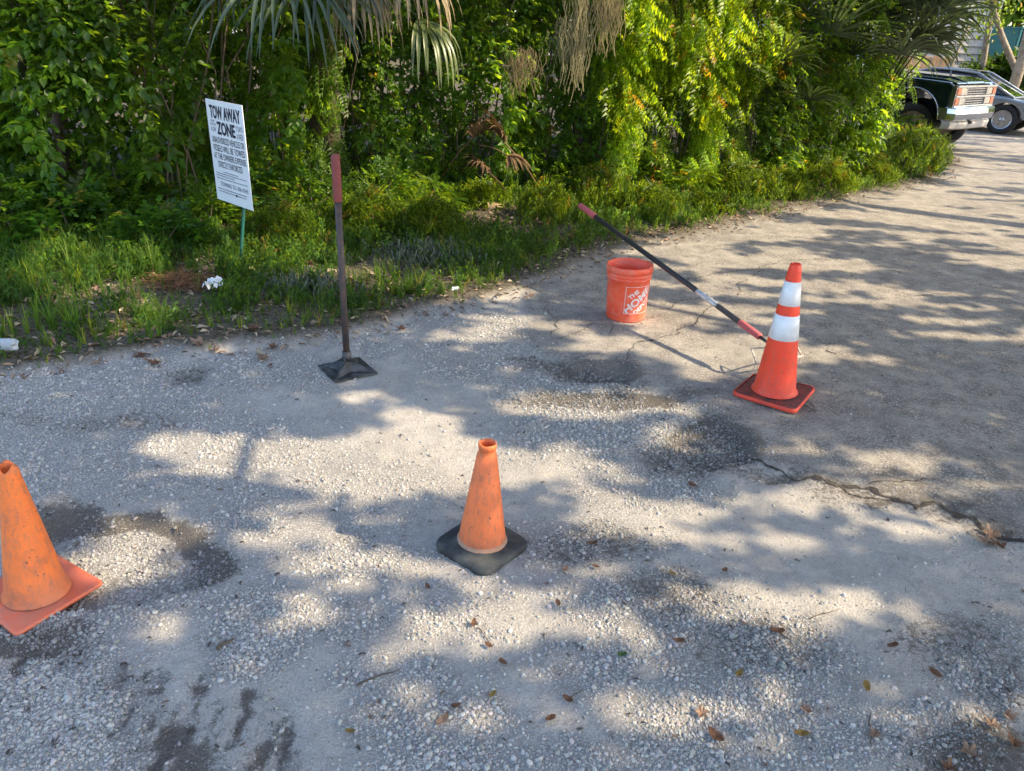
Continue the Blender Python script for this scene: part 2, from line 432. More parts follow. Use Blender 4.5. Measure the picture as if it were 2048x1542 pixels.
M = {
    'ground': ground_material(),
    'leaf': leaf_material('green_leaf', (.045, .108, .016), (.34, .56, .03), tw=.48),
    'grass': leaf_material('grass_blade', (.060, .125, .026), (.20, .38, .035), .6, 'tint', 'INSTANCER', .45, .2),
    'cover': leaf_material('creeping_leaf', (.042, .105, .02), (.22, .40, .03), .5, 'tint', 'INSTANCER', .5, .3),
    'crown': leaf_material('oak_leaf', (.045, .06, .03), (.07, .085, .03), .5, tw=.3, spec=.2),
    'palm': leaf_material('palm_blade', (.085, .115, .06), (.20, .27, .07), .35, tw=.3, spec=.5),
    'frost': leaf_material('frosty_weed', (.22, .25, .17), (.2, .25, .12), .7, tw=.3, spec=.2),
    'dead': leaf_material('dry_frond', (.34, .27, .17), (.30, .20, .10), .8, tw=.25, spec=.1),
    'litter': leaf_material('leaf_litter', (1, 1, 1), (.5, .35, .2), .8, 'tint', 'INSTANCER', .12, .1),
    'moss': leaf_material('hanging_moss', (.24, .23, .15), (.25, .22, .12), .9, tw=.3, spec=.05),
    'bark': simple('bark', (.10, .075, .05), .95, dirt=(.04, .03, .02), dirt_amt=.9, scale=12, bumpd=.02),
    'palebark': simple('pale_bark', (.33, .27, .20), .95, dirt=(.15, .11, .08), dirt_amt=.8, scale=9, bumpd=.02),
    'twig': simple('twig', (.10, .075, .05), .9, scale=60),
    'pebble': pebble_material(),
    'crack': simple('crack_fill', (.035, .03, .025), .95, dirt=(.12, .09, .06), dirt_amt=.7, scale=90, bumpd=.004),
    'oldorange': simple('faded_orange_rubber', (.90, .20, .035), .55, dirt=(.62, .15, .05), dirt_amt=.75, scale=16, bumpd=.0015, scuff=(.42, .16, .09)),
    'oldbase': simple('scuffed_orange_base', (.80, .12, .04), .6, dirt=(.45, .25, .19), dirt_amt=.85, scale=14, bumpd=.002, scuff=(.66, .17, .08)),
    'midorange': simple('dusty_orange_pvc', (.80, .175, .045), .6, dirt=(.52, .14, .05), dirt_amt=.8, scale=11, bumpd=.001, scuff=(.36, .13, .07)),
    'newred': simple('bright_red_orange_pvc', (.96, .062, .018), .5, dirt=(.8, .06, .02), dirt_amt=.5, scale=9, scuff=(.70, .09, .05)),
    'newbase': simple('grimy_red_base', (.50, .06, .03), .65, dirt=(.045, .035, .03), dirt_amt=.98, scale=24, bumpd=.002, scuff=(.05, .035, .03)),
    'rimred': simple('red_rubber_rim', (.74, .065, .03), .5, dirt=(.35, .06, .04), dirt_amt=.5, scale=20),
    'blackrubber': simple('dusty_black_rubber', (.022, .022, .024), .75, dirt=(.12, .12, .10), dirt_amt=.7, scale=12, bumpd=.003),
    'sleeve': simple('reflective_white_sleeve', (.84, .84, .84), .35, dirt=(.52, .50, .47), dirt_amt=.6, scale=14, coat=.2),
    'dirtring': simple('caked_dust', (.34, .22, .15), .9, dirt=(.6, .25, .13), dirt_amt=.8, scale=40),
    'bucket': simple('orange_bucket_plastic', (.88, .10, .04), .42, dirt=(.72, .32, .24), dirt_amt=.5, scale=24, bumpd=.0006),
    'print': simple('white_print', (.78, .72, .70), .5, dirt=(.75, .3, .2), dirt_amt=.35, scale=60),
    'iron': simple('scuffed_black_steel', (.035, .036, .038), .5, .3, dirt=(.16, .16, .155), dirt_amt=.55, scale=22, bumpd=.001),
    'blackhandle': simple('black_fibreglass', (.02, .02, .022), .4, dirt=(.07, .05, .04), dirt_amt=.6, scale=40),
    'worn': simple('worn_dark_handle', (.045, .038, .036), .6, dirt=(.13, .07, .055), dirt_amt=.8, scale=35),
    'grip': simple('faded_red_grip', (.22, .05, .045), .75, dirt=(.17, .05, .045), dirt_amt=.7, scale=50, bumpd=.001),
    'grip2': simple('faded_pink_grip', (.52, .10, .10), .7, dirt=(.35, .10, .09), dirt_amt=.7, scale=50, bumpd=.001),
    'tine': simple('dusty_steel', (.62, .52, .42), .6, .1, dirt=(.22, .13, .08), dirt_amt=.8, scale=50),
    'foil': simple('peeling_silver_sticker', (.62, .62, .64), .3, .5, dirt=(.12, .12, .12), dirt_amt=.9, scale=90),
    'signw': simple('white_coroplast', (.76, .78, .80), .5, scale=8),
    'ink': simple('navy_ink', (.014, .017, .045), .5, scale=30),
    'ink2': simple('grey_ink', (.13, .15, .21), .5, scale=30),
    'greenpost': simple('green_steel', (.008, .10, .075), .45, dirt=(.03, .05, .04), dirt_amt=.6, scale=30),
    'paper': simple('crumpled_paper', (.72, .72, .70), .8, scale=30),
    'brownleaf': simple('dry_brown_leaf', (.26, .135, .075), .8, dirt=(.14, .07, .04), dirt_amt=.8, scale=40),
    'paleleaf': simple('pale_tan_leaf', (.42, .28, .19), .8, dirt=(.28, .17, .1), dirt_amt=.8, scale=40),
    'yellowleaf': simple('yellowed_leaf', (.38, .26, .07), .7, dirt=(.25, .14, .05), dirt_amt=.6, scale=60),
    'greenleaf': simple('fresh_green_leaf', (.12, .20, .06), .6, scale=60),
    'truck': simple('dark_green_paint', (.003, .014, .012), .12, .3, spec=.6, scale=4, coat=1.0),
    'silver': simple('silver_paint', (.30, .32, .34), .28, .5, scale=4, coat=1.0),
    'chrome': simple('chrome', (.72, .72, .74), .12, 1.0, dirt=(.4, .38, .35), dirt_amt=.4, scale=10),
    'amber': simple('amber_lens', (.75, .16, .02), .25, scale=60, coat=.5),
    'lamp': simple('cloudy_headlight', (.72, .62, .46), .25, scale=40, coat=.6),
    'darkplastic': simple('dark_plastic', (.015, .016, .02), .5, scale=20),
    'tyre': simple('tyre_rubber', (.018, .018, .018), .85, dirt=(.06, .05, .045), dirt_amt=.6, scale=25, bumpd=.003),
    'rim': simple('tan_rim', (.38, .28, .20), .5, .4, dirt=(.12, .07, .04), dirt_amt=.8, scale=20),
    'alloy': simple('alloy_rim', (.55, .55, .57), .3, .8, scale=20),
    'carglass': simple('car_glass', (.012, .015, .018), .05, 0, scale=4, coat=1),
    'siding': simple('hazed_grey_siding', (.44, .41, .37), .85, dirt=(.26, .24, .22), dirt_amt=.6, scale=3),  # base colour lightened to stand in for washed-out haze
    'orangeboard': simple('cedar_board', (.52, .32, .18), .85, dirt=(.32, .18, .10), dirt_amt=.7, scale=6),
    'teal': simple('teal_panel', (.03, .17, .17), .5, scale=5),
    'blue': simple('blue_tarp', (.10, .16, .34), .6, scale=5),
    'trim': simple('pale_trim', (.55, .52, .48), .8, scale=5),
    'roof': simple('brown_shingle', (.12, .10, .085), .9, dirt=(.06, .05, .04), dirt_amt=.8, scale=10),
}
m_, nt_, b_ = newmat('clear_bottle_plastic')
b_.inputs['Base Color'].default_value = (.75, .82, .88, 1)
b_.inputs['Roughness'].default_value = .15
b_.inputs['Transmission Weight'].default_value = .55
b_.inputs['IOR'].default_value = 1.2
M['bottle'] = m_
M['bottlelabel'] = simple('blue_label', (.10, .30, .52), .4, scale=30)


# ---------------------------------------------------------------- object helpers
def tag(o, label=None, cat=None, group=None, kind=None):
    if label: o['label'] = label
    if cat: o['category'] = cat
    if group: o['group'] = group
    if kind: o['kind'] = kind
    return o


def link(name, me, mat=None, parent=None, smooth_=False):
    o = bpy.data.objects.new(name, me)
    COL.objects.link(o)
    if mat is not None:
        me.materials.clear()
        me.materials.append(mat)
    if parent is not None:
        o.parent = parent
    if smooth_:
        me.polygons.foreach_set('use_smooth', [True] * len(me.polygons))
    return o


def empty(name, loc, rz=0, label=None, cat=None, group=None, tilt=None):
    o = bpy.data.objects.new(name, None)
    COL.objects.link(o)
    o.empty_display_size = .1
    o.location = loc
    e = Matrix.Rotation(rz, 3, 'Z')
    if tilt:
        e = Euler((tilt[0], tilt[1], 0)).to_matrix() @ e
    o.rotation_euler = e.to_euler()
    return tag(o, label, cat, group)


def copy_tree(o, parent=None):
    c = o.copy()
    COL.objects.link(c)
    if parent is not None:
        c.parent = parent
    for ch in list(o.children):
        copy_tree(ch, c)
    return c


def mesh_np(name, V, Fq, tint=None):
    """mesh from an array of vertices and an array of quads (or triangles)"""
    me = bpy.data.meshes.new(name)
    V = np.ascontiguousarray(V, np.float32)
    Fq = np.ascontiguousarray(Fq, np.int32)
    n, k = Fq.shape
    me.vertices.add(len(V))
    me.vertices.foreach_set('co', V.ravel())
    me.loops.add(n * k)
    me.loops.foreach_set('vertex_index', Fq.ravel())
    me.polygons.add(n)
    me.polygons.foreach_set('loop_start', np.arange(0, n * k, k, dtype=np.int32))
    me.polygons.foreach_set('loop_total', np.full(n, k, np.int32))
    if tint is not None:
        a = me.attributes.new('leaf_tint', 'FLOAT_COLOR', 'POINT')
        a.data.foreach_set('color', np.concatenate([tint, np.ones((len(V), 1))], 1).astype(np.float32).ravel())
    me.update(calc_edges=True)
    return me


def bm_obj(name, bm, mat, parent=None, smooth_=False):
    me = bpy.data.meshes.new(name)
    bm.normal_update()
    bm.to_mesh(me)
    bm.free()
    return link(name, me, mat, parent, smooth_)


def box(bm, c, s, rz=0, bev=0.0, rot=None):
    r = bmesh.ops.create_cube(bm, size=1)
    vs = r['verts']
    bmesh.ops.scale(bm, vec=s, verts=vs)
    if bev:
        es = list({e for v in vs for e in v.link_edges})
        rr = bmesh.ops.bevel(bm, geom=es, offset=bev, segments=2, affect='EDGES')
        vs = list({v for f in rr['faces'] for v in f.verts} | {v for v in vs if v.is_valid})
    mt = rot if rot is not None else Matrix.Rotation(rz, 3, 'Z')
    bmesh.ops.rotate(bm, matrix=mt, verts=vs)
    bmesh.ops.translate(bm, vec=c, verts=vs)
    return vs


def lathe(bm, prof, seg=48, wob=0.0, seed=0, cap0=False, cap1=False):
    """surface of revolution through (r, z) pairs; wob makes it slightly out of round"""
    rng = random.Random(seed)
    ph = [rng.uniform(0, 6.28) for _ in range(3)]
    rows = []
    for r, z in prof:
        row = []
        for i in range(seg):
            a = 2 * math.pi * i / seg
            k = 1 + wob * (math.sin(2 * a + ph[0] + z * 5) + .5 * math.sin(3 * a + ph[1] - z * 9))
            row.append(bm.verts.new((r * k * math.cos(a), r * k * math.sin(a), z + wob * .2 * math.sin(3 * a + ph[2]) * (1 if z > .05 else 0))))
        rows.append(row)
    for a, b in zip(rows, rows[1:]):
        for i in range(seg):
            j = (i + 1) % seg
            bm.faces.new((a[i], a[j], b[j], b[i]))
    if cap0: bm.faces.new(list(reversed(rows[0])))
    if cap1: bm.faces.new(rows[-1])


def tube(bm, pts, r, seg=10, cap=True):
    """round bar through points; r is one radius or one per point"""
    pts = [Vector(p) for p in pts]
    rs = r if isinstance(r, (list, tuple)) else [r] * len(pts)
    rows = []
    up = Vector((0, 0, 1))
    prev = None
    for i, p in enumerate(pts):
        d = (pts[min(i + 1, len(pts) - 1)] - pts[max(i - 1, 0)]).normalized()
        if prev is None:
            s = d.cross(up if abs(d.z) < .95 else Vector((1, 0, 0))).normalized()
        else:
            s = (prev - d * prev.dot(d)).normalized()
        prev = s
        t = d.cross(s)
        rows.append([bm.verts.new(p + (s * math.cos(2 * math.pi * k / seg) + t * math.sin(2 * math.pi * k / seg)) * rs[i]) for k in range(seg)])
    for a, b in zip(rows, rows[1:]):
        for i in range(seg):
            j = (i + 1) % seg
            bm.faces.new((a[i], a[j], b[j], b[i]))
    if cap:
        bm.faces.new(list(reversed(rows[0])))
        bm.faces.new(rows[-1])


def prism(bm, pts2, z0, z1, bev=0):
    """vertical prism over an outline"""
    a = [bm.verts.new((x, y, z0)) for x, y in pts2]
    b = [bm.verts.new((x, y, z1)) for x, y in pts2]
    n = len(pts2)
    bm.faces.new(list(reversed(a)))
    bm.faces.new(b)
    for i in range(n):
        j = (i + 1) % n
        bm.faces.new((a[i], a[j], b[j], b[i]))


def rsquare(half, rad, n=6, k=1.0):
    out = []
    for q, (sx, sy) in enumerate(((1, 1), (-1, 1), (-1, -1), (1, -1))):
        for i in range(n + 1):
            a = math.pi / 2 * (q + i / n)
            out.append((sx * (half - rad) + rad * math.cos(a), sy * (half - rad) + rad * math.sin(a)))
    return out


def textmesh(s, bold=0.0, shear=0.0, space=1.0):
    c = bpy.data.curves.new('t', 'FONT')
    c.body = s
    c.offset = bold
    c.shear = shear
    c.space_character = space
    c.resolution_u = 3
    o = bpy.data.objects.new('t', c)
    COL.objects.link(o)
    dg = bpy.context.evaluated_depsgraph_get()
    me = bpy.data.meshes.new_from_object(o.evaluated_get(dg))
    bpy.data.objects.remove(o)
    bpy.data.curves.remove(c)
    v = np.zeros(len(me.vertices) * 3)
    me.vertices.foreach_get('co', v)
    v = v.reshape(-1, 3)
    f = [tuple(p.vertices) for p in me.polygons]
    bpy.data.meshes.remove(me)
    v[:, :2] -= v[:, :2].min(0)
    v[:, :2] /= v[:, :2].max(0)
    return v[:, :2], f


def scatter(name, pts, rot, scl, tint, protos, mat):
    """one uncountable mass: small meshes set on points by geometry nodes"""
    n = len(pts)
    me = bpy.data.meshes.new(name)
    me.vertices.add(n)
    me.vertices.foreach_set('co', np.ascontiguousarray(pts, np.float32).ravel())
    for an, tp, fld, dat in (('rot', 'FLOAT_VECTOR', 'vector', rot), ('scl', 'FLOAT_VECTOR', 'vector', scl)):
        a = me.attributes.new(an, tp, 'POINT')
        a.data.foreach_set(fld, np.ascontiguousarray(dat, np.float32).ravel())
    a = me.attributes.new('tint', 'FLOAT_COLOR', 'POINT')
    a.data.foreach_set('color', np.concatenate([tint, np.ones((n, 1))], 1).astype(np.float32).ravel())
    a = me.attributes.new('pid', 'INT', 'POINT')
    a.data.foreach_set('value', RS.randint(0, len(protos), n).astype(np.int32))
    me.update()
    o = link(name, me)
    cc = bpy.data.collections.new(name + '_pieces')
    for i, pm in enumerate(protos):
        pm.materials.clear()
        pm.materials.append(mat)
        po = bpy.data.objects.new('piece', pm)
        cc.objects.link(po)
    ng = bpy.data.node_groups.new(name, 'GeometryNodeTree')
    ng.interface.new_socket('Geometry', in_out='INPUT', socket_type='NodeSocketGeometry')
    ng.interface.new_socket('Geometry', in_out='OUTPUT', socket_type='NodeSocketGeometry')
    gi, go = ng.nodes.new('NodeGroupInput'), ng.nodes.new('NodeGroupOutput')
    ci = ng.nodes.new('GeometryNodeCollectionInfo')
    ci.inputs[0].default_value = cc
    ci.inputs['Separate Children'].default_value = True
    ci.inputs['Reset Children'].default_value = True
    ip = ng.nodes.new('GeometryNodeInstanceOnPoints')
    ip.inputs['Pick Instance'].default_value = True

    def na(nm, t):
        q = ng.nodes.new('GeometryNodeInputNamedAttribute')
        q.data_type = t
        q.inputs[0].default_value = nm
        return q.outputs[0]
    L = ng.links.new
    L(gi.outputs[0], ip.inputs['Points'])
    L(ci.outputs[0], ip.inputs['Instance'])
    L(na('pid', 'INT'), ip.inputs['Instance Index'])
    er = ng.nodes.new('FunctionNodeEulerToRotation')
    L(na('rot', 'FLOAT_VECTOR'), er.inputs[0])
    L(er.outputs[0], ip.inputs['Rotation'])
    L(na('scl', 'FLOAT_VECTOR'), ip.inputs['Scale'])
    L(ip.outputs[0], go.inputs[0])
    md = o.modifiers.new('scatter', 'NODES')
    md.node_group = ng
    return o


# ---------------------------------------------------------------- ground sheets
def axis(lo, hi, dlo, dhi, step):
    core = np.arange(dlo, dhi, step)
    def grow(start, end, sgn):
        out, x, s = [], start, step
        while (x - end) * sgn < 0:
            s *= 1.13
            x += s * sgn
            out.append(x)
        return out
    return np.array(sorted(grow(dlo, lo, -1)) + list(core) + grow(core[-1], hi, 1))


XS, YS = axis(-260, 260, -3.2, 4.2, .024), axis(-120, 420, 1.0, 6.4, .024)
gx, gy = np.meshgrid(XS, YS)
gxf, gyf = gx.ravel(), gy.ravel()
m_verge, m_asph, m_grav, m_dark, m_dust, m_sa = masks(gxf, gyf)
gzf = hgt(gxf, gyf)
far = smooth(12, 30, np.hypot(gxf, gyf - 4))
gzf = gzf * (1 - far)
m_dust = m_dust * np.where(m_asph > .5, .65, 1.0)
nx, ny = len(XS), len(YS)
iy, ix = np.meshgrid(np.arange(ny - 1), np.arange(nx - 1), indexing='ij')
q0 = (iy * nx + ix).ravel()
quads = np.stack([q0, q0 + 1, q0 + nx + 1, q0 + nx], 1)
fc = quads
fv, fa = m_verge[fc].mean(1), m_asph[fc].mean(1)
sel_v = fv > .5
sel_a = (~sel_v) & (fa > .5)
sel_l = (~sel_v) & (~sel_a)
GV = np.stack([gxf, gyf, gzf], 1)
for nm, sel, lb in (('verge_soil', sel_v, 'dark soil of the roadside verge under the grass'), ('asphalt_road', sel_a, 'old cracked grey asphalt drive'),
                    ('gravel_lot', sel_l, 'pale limerock lot with loose gravel and potholes')):
    f = quads[sel]
    u, inv = np.unique(f, return_inverse=True)
    me = mesh_np(nm, GV[u], inv.reshape(f.shape))
    for an, dat in (('verge', m_verge), ('asph', m_asph), ('grav', m_grav), ('dark', m_dark), ('dust', m_dust)):
        a = me.attributes.new(an, 'FLOAT', 'POINT')
        a.data.foreach_set('value', dat[u].astype(np.float32))
    o = link(nm, me, M['ground'], smooth_=True)
    tag(o, lb, None, None, 'structure')

# cracks: jagged dirt-filled ribbons lying in the asphalt
CRACKS = [([(1490, 905), (1530, 925), (1560, 935), (1600, 950), (1640, 958), (1700, 966), (1740, 970), (1800, 995), (1840, 1000), (1880, 1005), (1960, 1045), (2048, 1075), (2150, 1110), (2300, 1150), (2500, 1215), (2750, 1250)], .025),
          ([(1740, 968), (1770, 962), (1800, 966), (1850, 958), (1900, 965)], .010), ([(1640, 957), (1700, 978), (1760, 985), (1800, 996)], .012), ([(1880, 1006), (1920, 1000), (1990, 1012)], .008),
          ([(1255, 725), (1258, 708), (1270, 692), (1290, 686), (1340, 674), (1375, 655), (1400, 630), (1440, 605)], .010),
          ([(1297, 620), (1330, 618), (1350, 608), (1385, 598), (1420, 596)], .007),
          ([(1105, 682), (1135, 672), (1160, 665), (1185, 652), (1210, 648), (1225, 644)], .009),
          ([(1226, 648), (1228, 668), (1222, 680)], .006), ([(1480, 595), (1476, 578), (1482, 566), (1505, 548), (1530, 538)], .007),
          ([(1300, 575), (1340, 568), (1380, 556), (1440, 545), (1500, 538), (1560, 522), (1640, 520), (1720, 528)], .006),
          ([(1560, 470), (1620, 478), (1700, 470), (1780, 482), (1860, 476), (1960, 488)], .008),
          ([(1700, 515), (1730, 505), (1800, 510), (1870, 500)], .007), ([(1610, 640), (1650, 650), (1700, 644)], .005),
          ([(1760, 570), (1830, 590), (1900, 584), (1980, 600)], .006), ([(1640, 690), (1700, 684), (1760, 700)], .004),
          ([(1085, 610), (1120, 640), (1105, 680)], .006), ([(1600, 790), (1640, 820), (1650, 825)], .006)]
bm = bmesh.new()
for pts, w in CRACKS:
    g = [G(*p)[:2] for p in pts]
    fine = []
    for a, b in zip(g, g[1:]):
        n = max(2, int(np.linalg.norm(b - a) / .009))
        for t in range(n):
            fine.append(a + (b - a) * t / n)
    prev = None
    n = len(fine)
    for i, p in enumerate(fine):
        d = fine[min(i + 1, n - 1)] - fine[max(i - 1, 0)]
        d = d / (np.linalg.norm(d) + 1e-9)
        nrm = np.array([-d[1], d[0]])
        c = p + nrm * ((vnoise(np.array([i * .11]), np.array([w * 999.]), 3)[0] - .5) * .05 + (vnoise(np.array([i * .45]), np.array([w * 777.]), 3)[0] - .5) * .018)
        ww = w * (.05 + 1.5 * vnoise(np.array([i * .5]), np.array([w * 555.]), 4)[0] * vnoise(np.array([i * .07]), np.array([w * 333.]), 6)[0] ** .5 + .35 * RS.uniform(-.5, .5)) * min(1, i / 9 + .1, (n - i) / 9)
        ww = max(ww, .0015) * (1 if w > .02 else 1.35)
        l, r = c + nrm * ww * .5, c - nrm * ww * .5
        cur = [bm.verts.new((q[0], q[1], hz(q[0], q[1]) + .0035)) for q in (l, r)]
        if prev:
            bm.faces.new((prev[0], prev[1], cur[1], cur[0]))
        prev = cur
o = bm_obj('pavement_cracks', bm, M['crack'])
tag(o, 'dark dirt filled cracks running across the old asphalt', None, None, 'structure')


# ---------------------------------------------------------------- small mesh prototypes (arrays)
def q_leaf(L=1.0, W=.42, fold=.18, droop=.15):
    """pointed oval leaf along +Y, folded on the midrib, two quads a side"""
    V = np.array([[0, 0, 0], [-W * .5, L * .38, fold * W], [-W * .36, L * .72, fold * W - droop * L * .4], [0, L, -droop * L],
                  [W * .36, L * .72, fold * W - droop * L * .4], [W * .5, L * .38, fold * W], [0, L * .55, -droop * L * .25]])
    Fq = np.array([[0, 6, 2, 1], [6, 3, 3, 2]])
    return V, np.array([[0, 1, 2, 6], [6, 2, 3, 3], [0, 6, 4, 5], [6, 3, 4, 4]])


def kite(L=1.0, W=.4):
    return np.array([[0, 0, 0], [-W * .5, L * .5, .04], [0, L, -.05 * L], [W * .5, L * .5, .04]]), np.array([[0, 1, 2, 3]])


def tri_fix(F):
    return F


def rotm(a, ax):
    return np.array(Matrix.Rotation(a, 3, ax))


def merge(parts):
    V, Fs, off = [], [], 0
    for v, f in parts:
        V.append(v)
        Fs.append(f + off)
        off += len(v)
    return np.concatenate(V), np.concatenate(Fs)


def sprig_broad(n=7, rng=None):
    """twig with alternate broad leaves"""
    ps = []
    for k in range(n):
        t = k / (n - 1)
        v, f = q_leaf(.085 * (1.1 - .35 * t), .045, .2, .2)
        a = (1 if k % 2 else -1) * (1.1 - .9 * t) + rng.uniform(-.3, .3)
        v = v @ rotm(rng.uniform(-.7, .3), 'X').T @ rotm(rng.uniform(-.5, .5), 'Y').T @ rotm(a, 'Z').T + np.array([0, t * .16, -.03 * t * t])
        ps.append((v, f))
    return merge(ps)


def sprig_pinnate(n=7, rng=None):
    """compound leaf: paired oval leaflets on a drooping stalk"""
    ps = []
    for k in range(n):
        t = (k + 1) / n
        c = np.array([0, .20 * t, -.09 * t * t])
        for s in (-1, 1):
            v, f = kite(.048 * (1.15 - .3 * t) * rng.uniform(.85, 1.1), .020)
            v = v @ rotm(rng.uniform(-.5, .1), 'X').T @ rotm(s * (1.25 - .25 * t), 'Z').T
            ps.append((v + c, f))
    v, f = kite(.045, .02)
    ps.append((v + np.array([0, .2, -.09]), f))
    st = np.array([[-.0015, 0, 0], [.0015, 0, 0], [.0015, .1, -.025], [-.0015, .1, -.025], [.001, .2, -.09], [-.001, .2, -.09]])
    ps.append((st, np.array([[0, 1, 2, 3], [3, 2, 4, 5]])))
    return merge(ps)


def sprig_small(n=12, rng=None):
    """weed stem with many small leaves"""
    ps = []
    for k in range(n):
        t = k / (n - 1)
        v, f = kite(.034 * rng.uniform(.7, 1.2), .018)
        v = v @ rotm(rng.uniform(-.4, .6), 'X').T @ rotm(k * 2.4 + rng.uniform(-.3, .3), 'Z').T
        ps.append((v + np.array([rng.uniform(-.01, .01), .0, .18 * t + .01]), f))
    return merge(ps)


def sprig_tuft(n=9, h=.25, w=.007, rng=None):
    """grass tuft along +Z"""
    ps = []
    for k in range(n):
        a, lean, hh = rng.uniform(0, 6.28), rng.uniform(.1, .75), h * rng.uniform(.5, 1.15)
        base = np.array([rng.uniform(-.02, .02), rng.uniform(-.02, .02), 0])
        vs = []
        for j, t in enumerate((0, .35, .7, 1)):
            r = lean * t * t * hh
            z = hh * t * (1 - .3 * lean * t)
            ww = w * (1 - t) ** .6 * .5 + .0004
            side = np.array([-math.sin(a), math.cos(a), 0]) * ww
            c = base + np.array([math.cos(a) * r, math.sin(a) * r, z])
            vs += [c - side, c + side]
        ps.append((np.array(vs), np.array([[0, 1, 3, 2], [2, 3, 5, 4], [4, 5, 7, 6]])))
    return merge(ps)


def pebble(rng):
    bm = bmesh.new()
    bmesh.ops.create_icosphere(bm, subdivisions=1, radius=.5)
    for v in bm.verts:
        v.co *= rng.uniform(.72, 1.2)
        v.co.z *= .72
        v.co.x *= 1.15
    me = bpy.data.meshes.new('pebble')
    bm.to_mesh(me)
    bm.free()
    return me


def bake(protos, pos, dirs, scale, tint, roll=None, spin_only=False):
    """place sprig copies: local +Y along dirs"""
    n = len(pos)
    d = dirs / np.linalg.norm(dirs, axis=1, keepdims=True)
    if roll is None:
        roll = RS.uniform(-.6, .6, n)
    up = np.tile(np.array([0, 0, 1.]), (n, 1))
    x = np.cross(d, up)
    ln = np.linalg.norm(x, axis=1, keepdims=True)
    x = np.where(ln < 1e-3, np.array([[1., 0, 0]]), x / np.maximum(ln, 1e-3))
    z = np.cross(x, d)
    c, s = np.cos(roll)[:, None], np.sin(roll)[:, None]
    x, z = x * c + z * s, z * c - x * s
    R = np.stack([x, d, z], 2) * np.asarray(scale).reshape(-1, 1, 1)
    pid = RS.randint(0, len(protos), n)
    Vs, Fs, Ts, off = [], [], [], 0
    for k, (v, f) in enumerate(protos):
        sel = np.where(pid == k)[0]
        if not len(sel):
            continue
        W = np.einsum('nij,vj->nvi', R[sel], v) + pos[sel][:, None, :]
        Vs.append(W.reshape(-1, 3))
        ff = f[None] + (np.arange(len(sel)) * len(v))[:, None, None] + off
        Fs.append(ff.reshape(-1, f.shape[1]))
        t = tint[sel][:, None, :] * RS.uniform(.85, 1.15, (len(sel), len(v), 1))
        Ts.append(t.reshape(-1, 3))
        off += len(sel) * len(v)
    return np.concatenate(Vs), np.concatenate(Fs), np.concatenate(Ts)


RG = random.Random(5)
BROAD = [sprig_broad(7, RG) for _ in range(4)]
PINN = [sprig_pinnate(7, RG) for _ in range(4)]
SMALL = [sprig_small(12, RG) for _ in range(4)]
TUFT = [sprig_tuft(9, .25, .007, RG) for _ in range(4)]


def dedup(F):
    """quads with a repeated corner become clean triangles pairs"""
    return F


def np_mesh_mixed(name, V, F, tint):
    """quads; rows whose last two corners coincide are triangles"""
    tri = F[:, 2] == F[:, 3]
    me = bpy.data.meshes.new(name)
    V = np.ascontiguousarray(V, np.float32)
    nq, nt = int((~tri).sum()), int(tri.sum())
    loops = np.concatenate([F[~tri].ravel(), F[tri][:, :3].ravel()]).astype(np.int32)
    me.vertices.add(len(V))
    me.vertices.foreach_set('co', V.ravel())
    me.loops.add(len(loops))
    me.loops.foreach_set('vertex_index', loops)
    me.polygons.add(nq + nt)
    st = np.concatenate([np.arange(nq) * 4, nq * 4 + np.arange(nt) * 3]).astype(np.int32)
    tt = np.concatenate([np.full(nq, 4), np.full(nt, 3)]).astype(np.int32)
    me.polygons.foreach_set('loop_start', st)
    me.polygons.foreach_set('loop_total', tt)
    if tint is not None:
        a = me.attributes.new('leaf_tint', 'FLOAT_COLOR', 'POINT')
        a.data.foreach_set('color', np.concatenate([tint, np.ones((len(V), 1))], 1).astype(np.float32).ravel())
    me.update(calc_edges=True)
    return me


def tints(n, base=(1, 1, 1), var=.28, yellow=.25):
    k = RS.uniform(1 - var, 1 + var, (n, 1))
    y = RS.uniform(0, yellow, (n, 1))
    t = np.array([base]) * k * np.concatenate([1 + y * 1.5, 1 + y * .6, 1 - y * .3], 1)
    dry = RS.uniform(0, 1, n) < .025
    t[dry] = t[dry] * np.array([[1.7, .75, 1.6]])
    return t


